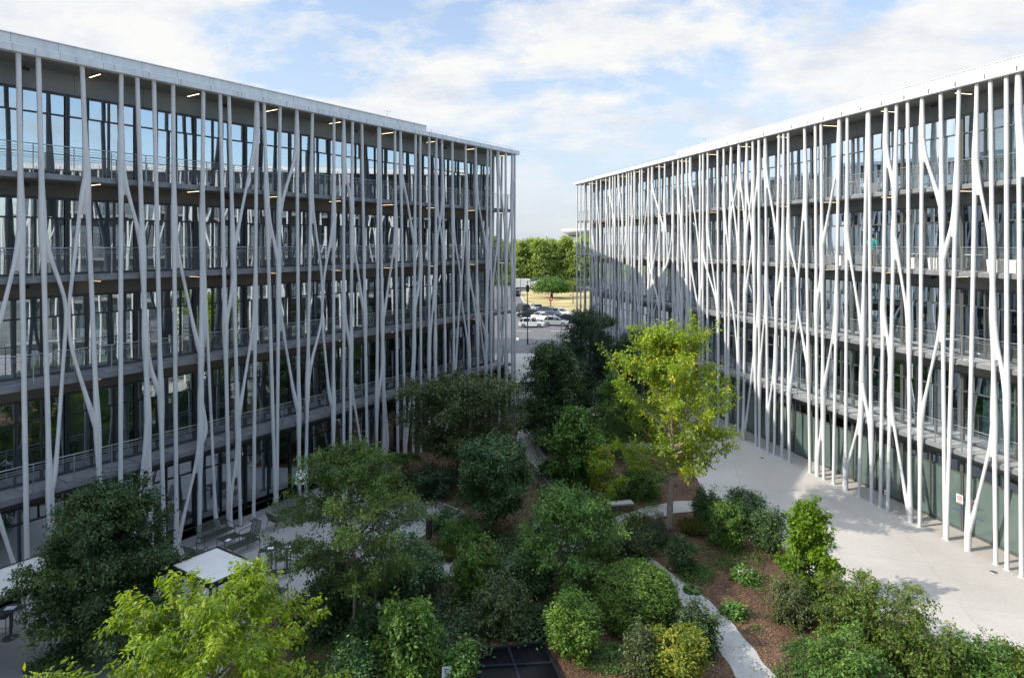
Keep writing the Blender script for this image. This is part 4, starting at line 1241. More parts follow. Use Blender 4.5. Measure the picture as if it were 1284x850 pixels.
sheet('ground', [(-3000, -600), (3000, -600), (3000, 5000), (-3000, 5000)], -.12, M['ground'])
sheet('plaza', [(-46, -12), (46, -12), (46, 30), (34, 56), (22, 58), (-8, 58), (-30, 56)], 0, M['plaza'], thick=.11)
sheet('pavement', [(-60, 58.01), (60, 58.01), (60, 78), (-60, 78)], -.012, M['sidewalk'], thick=.1)
tag(MB().box(-60, 60, 78.01, 78.3, -.115, .0).build('kerb', M['kerb']), kind='structure')
sheet('road', [(-120, 78.31), (120, 78.31), (120, 215), (-120, 215)], -.11, M['asphalt'])
isl = smooth_closed([(2.6, 180), (2.4, 165), (2.8, 149), (3.8, 140), (5.5, 133), (8, 126), (14, 120), (22, 116), (35, 115), (50, 120), (56, 150), (50, 185), (30, 195), (10, 193)])
sheet('roundabout', isl, .03, M['grass_dry'], thick=.15)
cen = Vector((28, 155))
mb = MB(); n = len(isl); vs = []
for p in isl:
    d = (Vector(p) - cen).normalized(); q = Vector(p) + d * .35; p0 = Vector(p) + d * .01
    vs += [(p0.x, p0.y, -.12), (p0.x, p0.y, .045), (q.x, q.y, .045), (q.x, q.y, -.12)]
fs = []
for i in range(n):
    o = 4 * i; q = 4 * ((i + 1) % n); fs += [(o + 1, q + 1, q + 2, o + 2), (o + 2, q + 2, q + 3, o + 3), (o, q, q + 1, o + 1)]
mb.add(vs, fs); tag(mb.build('kerb', M['kerb']), kind='structure')
mb = MB()
for x_, y_ in ((.6, 90),): mb.box(x_, x_ + .35, y_, y_ + 2.2, -.112, -.104)
for k in range(-12, 13): mb.box(k * 6.0, k * 6.0 + 3, 99.4, 99.55, -.112, -.104)
for x in (-60,): mb.box(-60, 60, 79.0, 79.15, -.112, -.104)
tag(mb.build('road_marking', M['paint']), kind='structure')
sheet('far_field', [(-400, 215.01), (400, 215.01), (400, 420), (-400, 420)], -.10, M['meadow'])

def gp(*uv): return [tuple(G(u, v).xy) for u, v in uv]
bed = gp((342, 774), (372, 757), (402, 741), (440, 722), (486, 700), (536, 669), (583, 643), (548, 630), (515, 628), (470, 636), (452, 600), (476, 566)) + \
      [(-3.5, 46.5), (-1.2, 49.2), (2.5, 50.4), (9.2, 50.2), (12.2, 47)] + gp((868, 560), (872, 596), (886, 628), (930, 638), (966, 655), (990, 700), (1040, 745), (1110, 772), (1180, 812), (1262, 862)) + \
      [(16.5, 16.6), (14, 12), (6, 9), (-3, 9), (-9, 12), (-9.3, 17)]
sheet('mulch_bed', bed, .035, M['mulch'], thick=.06)
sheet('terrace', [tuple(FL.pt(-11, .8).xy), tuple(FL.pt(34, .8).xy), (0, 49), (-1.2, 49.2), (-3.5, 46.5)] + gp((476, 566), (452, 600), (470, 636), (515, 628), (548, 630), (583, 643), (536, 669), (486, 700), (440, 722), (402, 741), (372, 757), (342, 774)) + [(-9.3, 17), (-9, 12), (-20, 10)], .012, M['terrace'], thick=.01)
# stone rim round the terrace corner
def rim(pts, name):
    mb = MB()
    for a, b in zip(pts[:-1], pts[1:]):
        a = Vector((*a, 0)); b = Vector((*b, 0)); d = (b - a); ln = d.length; d.normalize(); nn = Vector((-d.y, d.x, 0))
        mb.boxf(a, d, nn, Z, -.07, ln + .06, -.08, .08, .002, .07)
    return tag(mb.build(name, M['stone'], None, .008), kind='structure')
rim(gp((470, 636), (515, 628), (548, 630), (583, 643), (565, 653)), 'terrace_rim')
ribbon('path', gp((965, 872), (938, 838), (914, 802), (882, 764), (846, 738), (806, 706), (770, 690), (720, 690), (650, 702), (600, 716), (560, 712), (530, 704), (470, 716)), [1.25, 1.15, 1.05, 1.1, 1.3, 1.2, 1.3, 1.6, 1.7], .065, M['path'])
ribbon('path', gp((912, 630), (880, 634), (836, 638), (796, 650), (764, 664), (752, 690)), [1.5, 1.3, 1.25, 1.2, 1.1], .061, M['path'])
ribbon('path', gp((676, 528), (664, 544), (662, 562), (684, 588), (702, 612), (700, 642), (700, 696)), [2.2, 1.9, 1.2, 1.1, 1.1, 1.1], .058, M['path'])
ribbon('path', gp((676, 540), (720, 552), (770, 562), (830, 560), (880, 560)), [1.6, 1.4, 1.4, 1.6], .054, M['path'])

# ground cover and litter, which nobody could count
def scatter(name, areas, per, leaf, m, seed, hgt=.18, clump=.16, label=None, cat=None, flatn=False):
    rng = np.random.default_rng(seed); P = []
    for (u, v, ru, rv, n) in areas:
        a = rng.random(n) * 6.28; q = np.sqrt(rng.random(n))
        for x, y in zip(u + np.cos(a) * q * ru, v + np.sin(a) * q * rv): P.append(tuple(G(x, y)))
    P = np.array(P); k = np.repeat(np.arange(len(P)), per); n = len(k)
    pos = P[k] + rng.normal(size=(n, 3)) * np.array([clump, clump, 0]); pos[:, 2] = .075 if flatn else .06 + np.abs(rng.normal(size=n)) * hgt * .6
    N = rng.normal(size=(n, 3)) * (.12 if flatn else .4) + np.array([0, 0, 1.0])
    D = rng.normal(size=(n, 3)); D[:, 2] *= .05 if flatn else .4
    Ls = leaf * rng.uniform(.6, 1.3, n); cv = rng.random(len(P))
    o = leaf_obj(name, m, pos, D, N, Ls, Ls * .55, np.clip(cv[k] * .6 + rng.random(n) * .4, 0, 1), rng.random(n))
    return tag(o, label, cat, None, 'stuff')
scatter('ground_cover', [(872, 722, 22, 12, 60), (930, 705, 30, 16, 40), (560, 690, 40, 14, 60), (600, 670, 50, 16, 70), (720, 640, 60, 20, 60), (800, 640, 30, 16, 50), (480, 800, 60, 24, 110), (420, 830, 60, 30, 90), (660, 640, 40, 20, 40), (770, 720, 40, 22, 60),
        (560, 600, 70, 16, 60), (890, 700, 40, 14, 30), (950, 760, 16, 40, 12), (1010, 830, 30, 24, 50), (600, 780, 50, 20, 60), (760, 830, 30, 20, 50), (840, 690, 30, 10, 40), (700, 590, 40, 14, 40), (1000, 845, 30, 16, 20), (830, 800, 14, 16, 30)],
        26, .085, M['lf_cover'], 501, label='low green leafy ground cover spread over the mulch', cat='ground cover')
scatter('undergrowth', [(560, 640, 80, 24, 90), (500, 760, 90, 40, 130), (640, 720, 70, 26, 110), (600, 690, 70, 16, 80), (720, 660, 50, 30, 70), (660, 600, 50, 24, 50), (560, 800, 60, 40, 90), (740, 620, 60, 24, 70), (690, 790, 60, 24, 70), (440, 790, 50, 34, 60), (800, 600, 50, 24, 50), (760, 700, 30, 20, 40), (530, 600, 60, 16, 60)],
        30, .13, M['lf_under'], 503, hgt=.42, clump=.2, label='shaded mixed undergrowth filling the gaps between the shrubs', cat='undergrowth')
scatter('leaf_litter', [(845, 700, 80, 45, 230), (920, 740, 60, 60, 120), (960, 800, 60, 60, 130), (780, 660, 60, 30, 90), (700, 800, 80, 50, 70), (560, 690, 60, 30, 50), (880, 770, 40, 40, 40), (830, 640, 60, 14, 50), (940, 610, 60, 40, 40)],
        2, .06, M['lf_litter'], 502, clump=.25, label='fallen yellow and brown leaves scattered on the mulch', cat='fallen leaves', flatn=True)

# ------------------------------------------------------------------ furniture
MO = M['olive_metal']
angL = math.atan2(FL.d.y, FL.d.x)
def rot_for(d): return math.atan2(d.y, d.x)
def slats(mb, x0, x1, pts, n, w=.03, t=.012):
    """thin slats running along x between consecutive profile points"""
    for (y0, z0), (y1, z1) in zip(pts[:-1], pts[1:]):
        L_ = math.hypot(y1 - y0, z1 - z0); k = max(1, int(L_ / n))
        for i in range(k):
            f = (i + .5) / k
            c = Vector((0, y0 + (y1 - y0) * f, z0 + (z1 - z0) * f)); d = Vector((0, (y1 - y0) / L_, (z1 - z0) / L_)); nn = Vector((1, 0, 0)).cross(d)
            mb.boxf(c, Vector((1, 0, 0)), d, nn, x0, x1, -w / 2, w / 2, -t / 2, t / 2)
def seat(name, label, cat, loc, rz, w, hs=.42, hb=.82, dep=.62, group=None, arms=True):
    """metal slat seat; local x along the width, back at +y, front at -y"""
    r = empty(name, loc, rz, label, cat, group)
    prof = [(-dep / 2, hs + .02), (dep / 2 - .08, hs - .03)]
    mb = MB(); slats(mb, -w / 2, w / 2, prof, .05); mb.build('seat', MO, r)
    mb = MB(); slats(mb, -w / 2, w / 2, [(dep / 2 - .07, hs), (dep / 2 + .1, hb)], .05)
    for x in (-w / 2, 0, w / 2): mb.tube([(x, dep / 2 - .07, hs - .02), (x, dep / 2 + .1, hb + .01)], .013, 6)
    mb.tube([(-w / 2, dep / 2 + .1, hb + .015), (w / 2, dep / 2 + .1, hb + .015)], .014, 6); mb.build('backrest', MO, r)
    ah = hs + .2
    for sx in (-1, 1):
        x = sx * w / 2
        if arms:
            MB().tube([(x, -dep / 2, hs), (x, -dep / 2, ah - .03), (x, -dep / 2 + .03, ah), (x, dep / 2 + .05, ah + .03)], .014, 6).build('armrest', MO, r)
        MB().tube([(x, -dep / 2, 0), (x, -dep / 2, hs + .02)], .015, 6).build('leg', MO, r)
        MB().tube([(x, dep / 2 + .06, 0), (x, dep / 2 - .06, hs)], .015, 6).build('leg', MO, r)
    MB().tube([(-w / 2, -dep / 2, hs), (w / 2, -dep / 2, hs), (w / 2, dep / 2 - .07, hs - .03), (-w / 2, dep / 2 - .07, hs - .03), (-w / 2, -dep / 2, hs)], .013, 6).build('seat_frame', MO, r)
    return r
def bench_slat(label, loc, rz, w, dep=.5, hs=.4, group=None):
    r = empty('ottoman_bench', loc, rz, label, 'bench', group)
    mb = MB(); slats(mb, -w / 2, w / 2, [(-dep / 2, hs - .03), (0, hs), (dep / 2, hs + .03)], .05); mb.build('seat', MO, r)
    for sx in (-1, 1):
        for sy in (-1, 1): MB().tube([(sx * (w / 2 - .03), sy * dep / 2, 0), (sx * (w / 2 - .03), sy * (dep / 2 - .02), hs)], .015, 6).build('leg', MO, r)
        MB().tube([(sx * (w / 2 - .03), -dep / 2, .12), (sx * (w / 2 - .03), dep / 2, .12)], .011, 6).build('stretcher', MO, r)
    return r
def low_table(label, loc, rz, w=.85, dep=.6, hs=.38, group=None):
    r = empty('low_table', loc, rz, label, 'table', group)
    mb = MB(); slats(mb, -w / 2, w / 2, [(-dep / 2, hs), (dep / 2, hs)], .045); mb.build('table_top', MO, r)
    for sx in (-1, 1):
        for sy in (-1, 1): MB().tube([(sx * w / 2, sy * dep / 2, 0), (sx * w / 2, sy * dep / 2, hs)], .014, 6).build('leg', MO, r)
    MB().tube([(-w / 2, -dep / 2, hs), (w / 2, -dep / 2, hs), (w / 2, dep / 2, hs), (-w / 2, dep / 2, hs), (-w / 2, -dep / 2, hs)], .014, 6).build('top_frame', MO, r)
    return r
def card(label, p, rz, s=.24):
    o = MB().box(-s / 2, s / 2, -s * .36, s * .36, 0, .012).build('menu_card', M['card'])
    o.location = p; o.rotation_euler = (0, 0, rz)
    return tag(o, label, 'card', 'menu cards on the terrace tables')
def bar_table(label, loc, group):
    r = empty('bar_table', loc, .3, label, 'table', group)
    mb = MB(); mb.lathe([(0, 1.0), (.31, 1.0), (.33, 1.012), (.33, 1.03), (0, 1.03)], 8); mb.sm = [False] * len(mb.f); mb.build('table_top', MO, r)
    MB().lathe([(.035, .03), (.035, 1.0)], 10).build('post', MO, r)
    MB().lathe([(0, 0), (.24, 0), (.24, .02), (.06, .06), (.035, .12)], 14).build('base', MO, r)
    return r
def bar_stool(label, loc, rz, group):
    r = empty('bar_stool', loc, rz, label, 'stool', group); h = .74
    mb = MB(); slats(mb, -.19, .19, [(-.17, h), (.17, h)], .042); mb.tube([(-.19, -.17, h), (.19, -.17, h), (.19, .17, h), (-.19, .17, h), (-.19, -.17, h)], .013, 6); mb.build('seat', MO, r)
    for sx in (-1, 1):
        for sy in (-1, 1): MB().tube([(sx * .19, sy * .18, 0), (sx * .18, sy * .16, h)], .014, 6).build('leg', MO, r)
    MB().tube([(-.185, -.17, .25), (.185, -.17, .25), (.185, .17, .25), (-.185, .17, .25), (-.185, -.17, .25)], .011, 6).build('foot_rail', MO, r)
    return r
TS = 'terrace seating of olive slatted metal'
rb = angL          # width runs along the facade; the back (+y) points at the building
s1 = G(271, 679)
seat('slat_sofa', 'olive slatted metal sofa with its back to the shaded columns, beside the pale awning', 'sofa', s1, rb, 1.45, group=TS)
lt = G(288, 684)
low_table('low olive table with a white card between sofa and bench by the awning', lt, rb, group=TS)
card('white menu card on the low table before the near sofa', G(286, 677, .395) , rb + .3)
bench_slat('backless olive slatted bench in front of the low table', G(305, 692), rb, 1.35, group=TS)
seat('lounge_chair', 'olive slatted armchair at the right end of the bench, near the bar tables', 'armchair', G(313, 682), rb - PI / 2, .62, .42, .95, .6, TS)
seat('lounge_chair', 'olive slatted armchair half hidden behind the near awning corner', 'armchair', G(246, 706), rb + PI / 2 + .2, .62, .42, .82, .6, TS)
seat('slat_sofa', 'olive slatted sofa under the white floor lamp, partly behind the maple tree', 'sofa', G(366, 648), rb, 1.5, group=TS)
seat('lounge_chair', 'olive slatted armchair left of the sofa under the floor lamp', 'armchair', G(347, 662), rb + PI / 2, .6, .42, .8, .6, TS)
low_table('low olive table with a white card by the floor lamp', G(373, 655), rb, group=TS)
card('white menu card on the table by the floor lamp', G(371, 637.5, .395), rb)
bar_table('left one of two octagonal olive bar tables beside the maple tree', G(340, 718), TS)
bar_table('right one of two octagonal olive bar tables beside the maple tree', G(360, 716), TS)
card('white menu card on the left octagonal bar table', G(340, 687, 1.035), .4, .26)
card('white menu card on the right octagonal bar table', G(360, 685, 1.035), .1, .26)
for u, v, a, lb in ((331, 712, .2, 'olive bar stool at the left bar table, nearest the awning'), (352, 724, .5, 'olive bar stool between the two bar tables'),
                    (372, 713, 1.0, 'olive bar stool at the right bar table, touching the maple foliage'), (345, 704, .8, 'olive bar stool behind the left bar table')):
    bar_stool(lb, G(u, v), a, TS)
seat('dining_chair', 'dark metal chair right of the awning seen from its back, by the cherry leaves', 'chair', G(349, 756), rb + 1.9, .5, .45, .9, .48, TS)
bar_table('bar table at the left picture edge under the second awning', G(13, 800), TS)
card('pale menu card on the bar table at the left picture edge', G(13, 762, 1.035), .2, .3)
for u, v, a, lb in ((3, 800, .2, 'bar stool at the left picture edge table, left side'), (24, 788, .6, 'bar stool at the left picture edge table, right side')):
    bar_stool(lb, G(u, v), a, TS)
seat('dining_chair', 'slatted metal chair at the bottom left below the dark broad tree', 'chair', G(44, 858), rb + 2.6, .5, .45, .85, .48, TS)

def awning(label, corners, z):
    c = [G(u, v, z) for u, v in corners]
    cen = sum(c, Vector()) / 4
    r = empty('awning', (cen.x, cen.y, 0), 0, label, 'awning', 'flat canvas awnings on the terrace')
    o = Vector((cen.x, cen.y, 0)); q = [p - o for p in c]
    # canvas with a slight sag
    n = 10; vs = []
    for i in range(n + 1):
        for j in range(n + 1):
            a = q[0].lerp(q[1], i / n).lerp(q[3].lerp(q[2], i / n), j / n)
            vs.append(a + Z * (-.03 * math.sin(PI * i / n) * math.sin(PI * j / n) + .06))
    fs = [(i * (n + 1) + j, (i + 1) * (n + 1) + j, (i + 1) * (n + 1) + j + 1, i * (n + 1) + j + 1) for i in range(n) for j in range(n)]
    cv = MB().add(vs, fs, True).build('canvas', M['canvas'], r)
    md = cv.modifiers.new('thickness', 'SOLIDIFY'); md.thickness = .012
    mb = MB()
    for a, b in zip(q, q[1:] + q[:1]):
        d = b - a; ln = d.length; d = d.normalized(); nn = Vector((-d.y, d.x, 0))
        mb.boxf(a, d, nn, Z, -.05, ln + .05, -.05, .05, -.06, .075)
    mb.build('beam', M['black'], r)
    for p in q:
        MB().tube([(p.x, p.y, 0), (p.x, p.y, z - .06)], .05, 8).build('post', M['black'], r)
    return r
A = G(272, 688, 2.5); B = G(323, 709, 2.5); dAB = B - A
pv = Vector((-FL.d.x, -FL.d.y, 0))
def px(p): return (CX + F * p.x / p.y, HV + F * (H - p.z) / p.y)
C_ = G(264, 735, 2.5)
D_ = A + (C_ - B)
awning('taut pale square awning on dark posts, between the dark broad tree and the bar tables', [px(A), px(B), px(C_), px(D_)], 2.5)
A2 = G(50, 698, 2.5)
B2 = A2 + (B - A) * 1.02; D2 = A2 - FL.d * 4.2; C2 = B2 - FL.d * 4.2
awning('pale rectangular awning cut by the left picture edge', [px(A2), px(B2), px(C2), px(D2)], 2.5)

# floor lamp
p = G(378, 640)
r = empty('floor_lamp', p, 0, 'oversized floor lamp with a white cone shade by the far terrace sofa', 'lamp')
MB().lathe([(0, 0), (.2, 0), (.2, .03), (.03, .05)], 16).build('base', MO, r)
MB().lathe([(.02, .04), (.02, 1.95)], 10).build('pole', MO, r)
mb = MB(); mb.lathe([(.36, 1.42), (.365, 1.43), (.23, 1.98), (.225, 1.975), (.35, 1.43)], 24); mb.lathe([(.23, 1.98), (0, 1.985)], 24); mb.build('lamp_shade', M['shade'], r)
# rusty light post
p = G(538, 676)
r = empty('light_post', p, 0, 'squat dark rusty steel light post at the terrace corner', 'bollard light')
MB().lathe([(.15, 0), (.15, 1.0), (.135, 1.06), (.0, 1.06)], 16).build('body', M['corten'], r)
MB().lathe([(.158, .86), (.162, .87), (.162, .95), (.158, .96)], 16).build('light_ring', M['olive_metal'], r)
# bench on the path
p = G(776, 641); d = (G(796, 640) - G(756, 643)).normalized()
r = empty('garden_bench', p, rot_for(d), 'low chunky bench of dark wood with a pale slab top at the path', 'bench')
mb = MB(); mb.box(-.72, .02, -.22, .22, .36, .45); mb.box(.03, .72, -.22, .22, .36, .45); mb.build('seat', M['stone'], r, .008)
mb = MB()
for k in range(3): mb.box(-.70, .70, -.21, .21, .02 + k * .113, .125 + k * .113)
mb.build('base', M['timber'], r, .006)
# skylights
def skylight(label, uv, z, nu, nv):
    c = [G(u, v, z) for u, v in uv]; cen = sum(c, Vector()) / 4; o = Vector((cen.x, cen.y, 0))
    r = empty('skylight', o, 0, label, 'skylight', 'black skylights set in the mulch')
    q = [p - o for p in c]
    def P(a, b): return q[0].lerp(q[1], a).lerp(q[3].lerp(q[2], a), b)
    mb = MB(); mb.add([q[0] - Z * .03, q[1] - Z * .03, q[2] - Z * .03, q[3] - Z * .03], [(0, 1, 2, 3)])
    mb.build('pane', M['dark_glass'], r)
    mb = MB()
    segs = [(P(0, b / nv), P(1, b / nv)) for b in range(nv + 1)] + [(P(a / nu, 0), P(a / nu, 1)) for a in range(nu + 1)]
    for i, (a, b) in enumerate(segs):
        d = b - a; ln = d.length; d = d.normalized(); nn = Vector((-d.y, d.x, 0))
        edge = i in (0, nv, nv + 1, nv + 1 + nu)
        mb.boxf(a, d, nn, Z, -.04, ln + .04, -.04, .04, (-z if edge else -.05) + .0013 * i, .02 + .0011 * i)
    mb.build('frame', M['steel_blue'], r)
skylight('large black skylight with a cross bar at the bottom of the garden', [(592, 815), (681, 805), (708, 858), (600, 858)], .12, 2, 2)
skylight('small black skylight half under the upright dark shrub', [(655, 777), (686, 774), (683, 797), (657, 800)], .12, 1, 1)
# plant label
p = G(560, 862)
r = empty('plant_label', p, .15, 'small pale plant label on a stake at the bottom of the garden', 'sign')
MB().box(-.02, .02, -.02, .02, 0, .40).build('stake', M['timber'], r)
pl = MB().box(-.14, .14, -.035, -.022, .28, .66).build('plate', M['card'], r, .004)
mb = MB()
for k in range(5): mb.box(-.1, .1 - .03 * (k % 3), -.0385, -.0362, .58 - k * .055, .592 - k * .055)
mb.build('engraved_line', M['rail'], pl)

# stickers on the ground floor glass and on one column
M['red'] = plain('sign_red', (.55, .03, .03), .5, 0, .03, 5)
M['sticker'] = plain('sticker_white', (.75, .74, .72), .5, 0, .03, 5)
M['yellow'] = plain('tape_yellow', (.60, .48, .06), .5, 0, .03, 5)
M['blue'] = plain('tape_blue', (.03, .13, .32), .5, 0, .03, 5)
def sticker(label, u, v):
    a, z = FR.sz(u, v, GD)
    r = empty('notice_sticker', FR.pt(a, GD - .03, z), 0, label, 'sticker', 'notices stuck on the ground floor glass')
    O_ = Vector((0, 0, 0)); nf = -FR.nb; xd = -FR.d
    MB().boxf(O_, xd, Z, nf, -.17, .17, -.2, .2, 0, .006).build('paper', M['sticker'], r)
    mb = MB(); vs = []; n = 20
    for k in range(n):
        w = 2 * PI * k / n
        for q in (.085, .125): vs.append(xd * math.cos(w) * q + Z * (math.sin(w) * q + .03) + nf * .009)
    mb.add(vs, [(2 * k, 2 * k + 1, (2 * k + 3) % (2 * n), (2 * k + 2) % (2 * n)) for k in range(n)])
    mb.boxf(Z * .03, (xd + Z).normalized(), (Z - xd).normalized(), nf, -.085, .085, -.018, .018, .0075, .0105); mb.boxf(O_, xd, Z, nf, -.12, .12, -.17, -.135, .0075, .009); mb.build('prohibition_ring', M['red'], r)
    MB().boxf(Z * .03, xd, Z, nf, -.06, .06, -.012, .012, .0067, .0072).build('pictogram', M['black'], r)
sticker('white notice with a red prohibition ring on the glass, left of the pair', 1204, 625)
sticker('white notice with a red prohibition ring on the glass, right of the pair', 1221, 632)
a0, z0 = FR.sz(1194, 616, GD); a1, _ = FR.sz(1232, 630, GD)
mb = MB(); mb.boxf(FR.O, FR.d, FR.nb, Z, a1, a0, GD - .035, GD - .031, 1.40, 1.44); mb.boxf(FR.O, FR.d, FR.nb, Z, a1, a0, GD - .035, GD - .031, .95, .98)
t = tag(mb.build('safety_tape', M['blue']), 'thin blue safety stripes across the ground floor glass by the notices', 'tape')
MB().boxf(FR.O, FR.d, FR.nb, Z, a1 + .5, a1 + .68, GD - .0352, GD - .0312, 1.0, 1.38).build('tape_mark', M['yellow'], t)
a, z = FR.sz(1113, 617)
r = empty('column_sticker', FR.pt(a, -.135, z), 0, 'small notice wrapped on one white column of the sunlit office', 'sticker')
MB().boxf(Vector((0, 0, 0)), -FR.d, Z, -FR.nb, -.06, .06, -.11, .11, -.002, .004).build('paper', M['sticker'], r)
MB().boxf(Vector((0, 0, 0)), -FR.d, Z, -FR.nb, -.04, .04, -.03, .04, .0045, .006).build('print', M['red'], r)
# lift-lid plates in the plaza
for u, v, lb in ((1246, 717, 'dark drain cover in the paving near the right picture edge'), (955, 574, 'dark drain cover in the paving beyond the golden tree')):
    r = empty('drain_cover', G(u, v, .003), .25, lb, 'drain cover', 'drain covers in the paving')
    MB().lathe([(0, .004), (.15, .004), (.15, 0)], 16).build('lid', M['rail'], r)
    mb = MB()
    for k in range(-2, 3): mb.box(-.09, .09, k * .04 - .008, k * .04 + .008, .0045, .009)
    mb.build('slot', M['black'], r)

# balcony things on the sunlit office
def planter(label, u, v, lv, s=.5):
    z = LV[lv] + TH + .03; a, _ = FR.sz(u, v, .85)
    r = empty('planter', FR.pt(a, .85, z), rot_for(FR.d), label, 'planter', 'pale planters on the balconies')
    mb = MB(); h = s * 1.1; q = s / 2
    lo = [(-q * .86, -q * .86, 0), (q * .86, -q * .86, 0), (q * .86, q * .86, 0), (-q * .86, q * .86, 0)]
    up = [(-q, -q, h), (q, -q, h), (q, q, h), (-q, q, h)]; i1 = [(x * .86, y * .86, h) for x, y, _ in up]; i2 = [(x * .8, y * .8, h * .7) for x, y, _ in up]
    vs = lo + up + i1 + i2; fs = [(3, 2, 1, 0)]
    for o in (0, 4, 8): fs += [(o + k, o + (k + 1) % 4, o + 4 + (k + 1) % 4, o + 4 + k) for k in range(4)]
    fs.append((12, 13, 14, 15)); mb.add(vs, fs); mb.build('pot', M['sticker'], r, .01)
    rng = np.random.default_rng(int(u)); n = 90
    P = rng.normal(size=(n, 3)) * .09; P[:, 2] = h * .75 + np.abs(P[:, 2])
    leaf_obj('plant', M['lf_mid'], P, rng.normal(size=(n, 3)), rng.normal(size=(n, 3)) + np.array([0, 0, 1]), np.full(n, .1), np.full(n, .05), rng.random(n), rng.random(n), r)
for u, v, lv, lb in ((1036, 330, 2, 'pale planter on the second balcony from the top, by the golden tree side'), (1055, 332, 2, 'pale planter left of the standing person'), (1146, 336, 2, 'pale planter with the white table on the balcony'),
                     (1174, 338, 2, 'pale planter right of the white balcony table'), (1249, 342, 2, 'pale planter near the right picture edge, left of two'), (1272, 344, 2, 'pale planter near the right picture edge, right of two'), (1092, 236, 3, 'pale planter on the top balcony')):
    planter(lb, u, v, lv)
def cafe_table(label, u, v, lv):
    z = LV[lv] + TH + .03; a, _ = FR.sz(u, v, .8)
    r = empty('cafe_table', FR.pt(a, .8, z), rot_for(FR.d), label, 'table', 'small tables on the balconies')
    MB().lathe([(0, .72), (.34, .72), (.35, .73), (.34, .745), (0, .745)], 20).build('table_top', M['sticker'], r)
    MB().lathe([(.025, .03), (.025, .72)], 8).build('post', M['rail'], r)
    MB().lathe([(0, 0), (.22, 0), (.22, .02), (.03, .04)], 16).build('base', M['rail'], r)
for u, v, lv, lb in ((1152, 330, 2, 'white round table between two planters on the balcony'), (1220, 336, 2, 'white round table on the balcony near the right picture edge'), (1072, 240, 3, 'white round table on the top balcony'), (1192, 440, 1, 'white round table on the third balcony from the top')):
    cafe_table(lb, u, v, lv)

# person on the balcony
def person(loc, rz, label):
    r = empty('person', loc, rz, label, 'person')
    J = {'pel': (0, 0, .95, .13), 'wai': (0, .01, 1.10, .115), 'che': (0, .0, 1.30, .135), 'nec': (0, .0, 1.46, .055), 'hd0': (0, -.01, 1.54, .075), 'hd1': (0, -.015, 1.63, .092), 'hd2': (0, 0, 1.70, .07)}
    E = [('pel', 'wai'), ('wai', 'che'), ('che', 'nec'), ('nec', 'hd0'), ('hd0', 'hd1'), ('hd1', 'hd2')]
    for s, n in ((-1, 'l'), (1, 'r')):
        J.update({'hip' + n: (s * .09, 0, .88, .095), 'kne' + n: (s * .10, -.02 if s < 0 else .0, .48, .06), 'ank' + n: (s * .10, .02, .09, .04), 'toe' + n: (s * .11, -.13, .04, .035),
                  'sho' + n: (s * .17, 0, 1.39, .06), 'elb' + n: (s * .23, .04 if s < 0 else .0, 1.12, .042), 'wri' + n: (s * .21, -.14 if s < 0 else -.1, .98, .03), 'han' + n: (s * .20, -.20 if s < 0 else -.15, .95, .032)})
        E += [('pel', 'hip' + n), ('hip' + n, 'kne' + n), ('kne' + n, 'ank' + n), ('ank' + n, 'toe' + n), ('che', 'sho' + n), ('sho' + n, 'elb' + n), ('elb' + n, 'wri' + n), ('wri' + n, 'han' + n)]
        for f in range(5):
            k = 'f%d' % f + n; b = J['han' + n]
            J[k] = (b[0] + (f - 2) * .014 * s, b[1] - (.06 if f else .03), b[2] - (.03 if f else -.01), .009); E.append(('han' + n, k))
    keys = list(J)
    me = bpy.data.meshes.new('body'); me.from_pydata([J[k][:3] for k in keys], [(keys.index(a), keys.index(b)) for a, b in E], [])
    o = bpy.data.objects.new('body', me); COL.objects.link(o); o.parent = r
    me.materials.append(M['skin'])
    o.modifiers.new('skin', 'SKIN')
    for k, sv in zip(keys, me.skin_vertices[0].data): sv.radius = (J[k][3], J[k][3]); sv.use_root = (k == 'pel')
    sb = o.modifiers.new('sub', 'SUBSURF'); sb.levels = sb.render_levels = 1
    MB().lathe([(.18, .86), (.165, .98), (.15, 1.10), (.165, 1.28), (.17, 1.38), (.09, 1.455), (.06, 1.47)], 16).build('shirt', M['teal'], r)
    for s in (-1, 1): MB().tube([(s * .13, 0, 1.40), (s * .19, .01, 1.36), (s * .225, .03, 1.18)], [.08, .078, .062], 10).build('sleeve', M['teal'], r)
    for s in (-1, 1): MB().tube([(s * .08, 0, .96), (s * .10, -.01, .5), (s * .10, .015, .1)], [.115, .085, .07], 10).build('trouser_leg', M['khaki'], r)
    MB().lathe([(.085, 1.56), (.105, 1.62), (.10, 1.70), (.06, 1.755), (0, 1.765)], 14, (0, .022, 0)).build('hair', M['hair'], r)
    for s in (-1, 1): MB().lathe([(0, -.008), (.008, 0), (0, .008)], 6, (s * .032, -.102, 1.64)).build('eye', M['black'], r)
    MB().tube([(0, -.098, 1.65), (0, -.122, 1.605), (0, -.1, 1.6)], [.008, .014, .008], 6).build('nose', M['skin'], r)
    return r
M['skin'] = plain('skin', (.40, .24, .17), .55, 0, .06, 8); M['teal'] = plain('teal_cloth', (.03, .26, .25), .85, 0, .15, 12)
M['khaki'] = plain('khaki_cloth', (.16, .14, .11), .85, 0, .15, 12); M['hair'] = plain('dark_hair', (.02, .016, .012), .6, 0, .2, 20)
a, _ = FR.sz(1094, 330, .85)
person(FR.pt(a, .85, LV[2] + TH + .03), rot_for(FR.d) + .4, 'person in a teal top and brown trousers standing on the balcony')

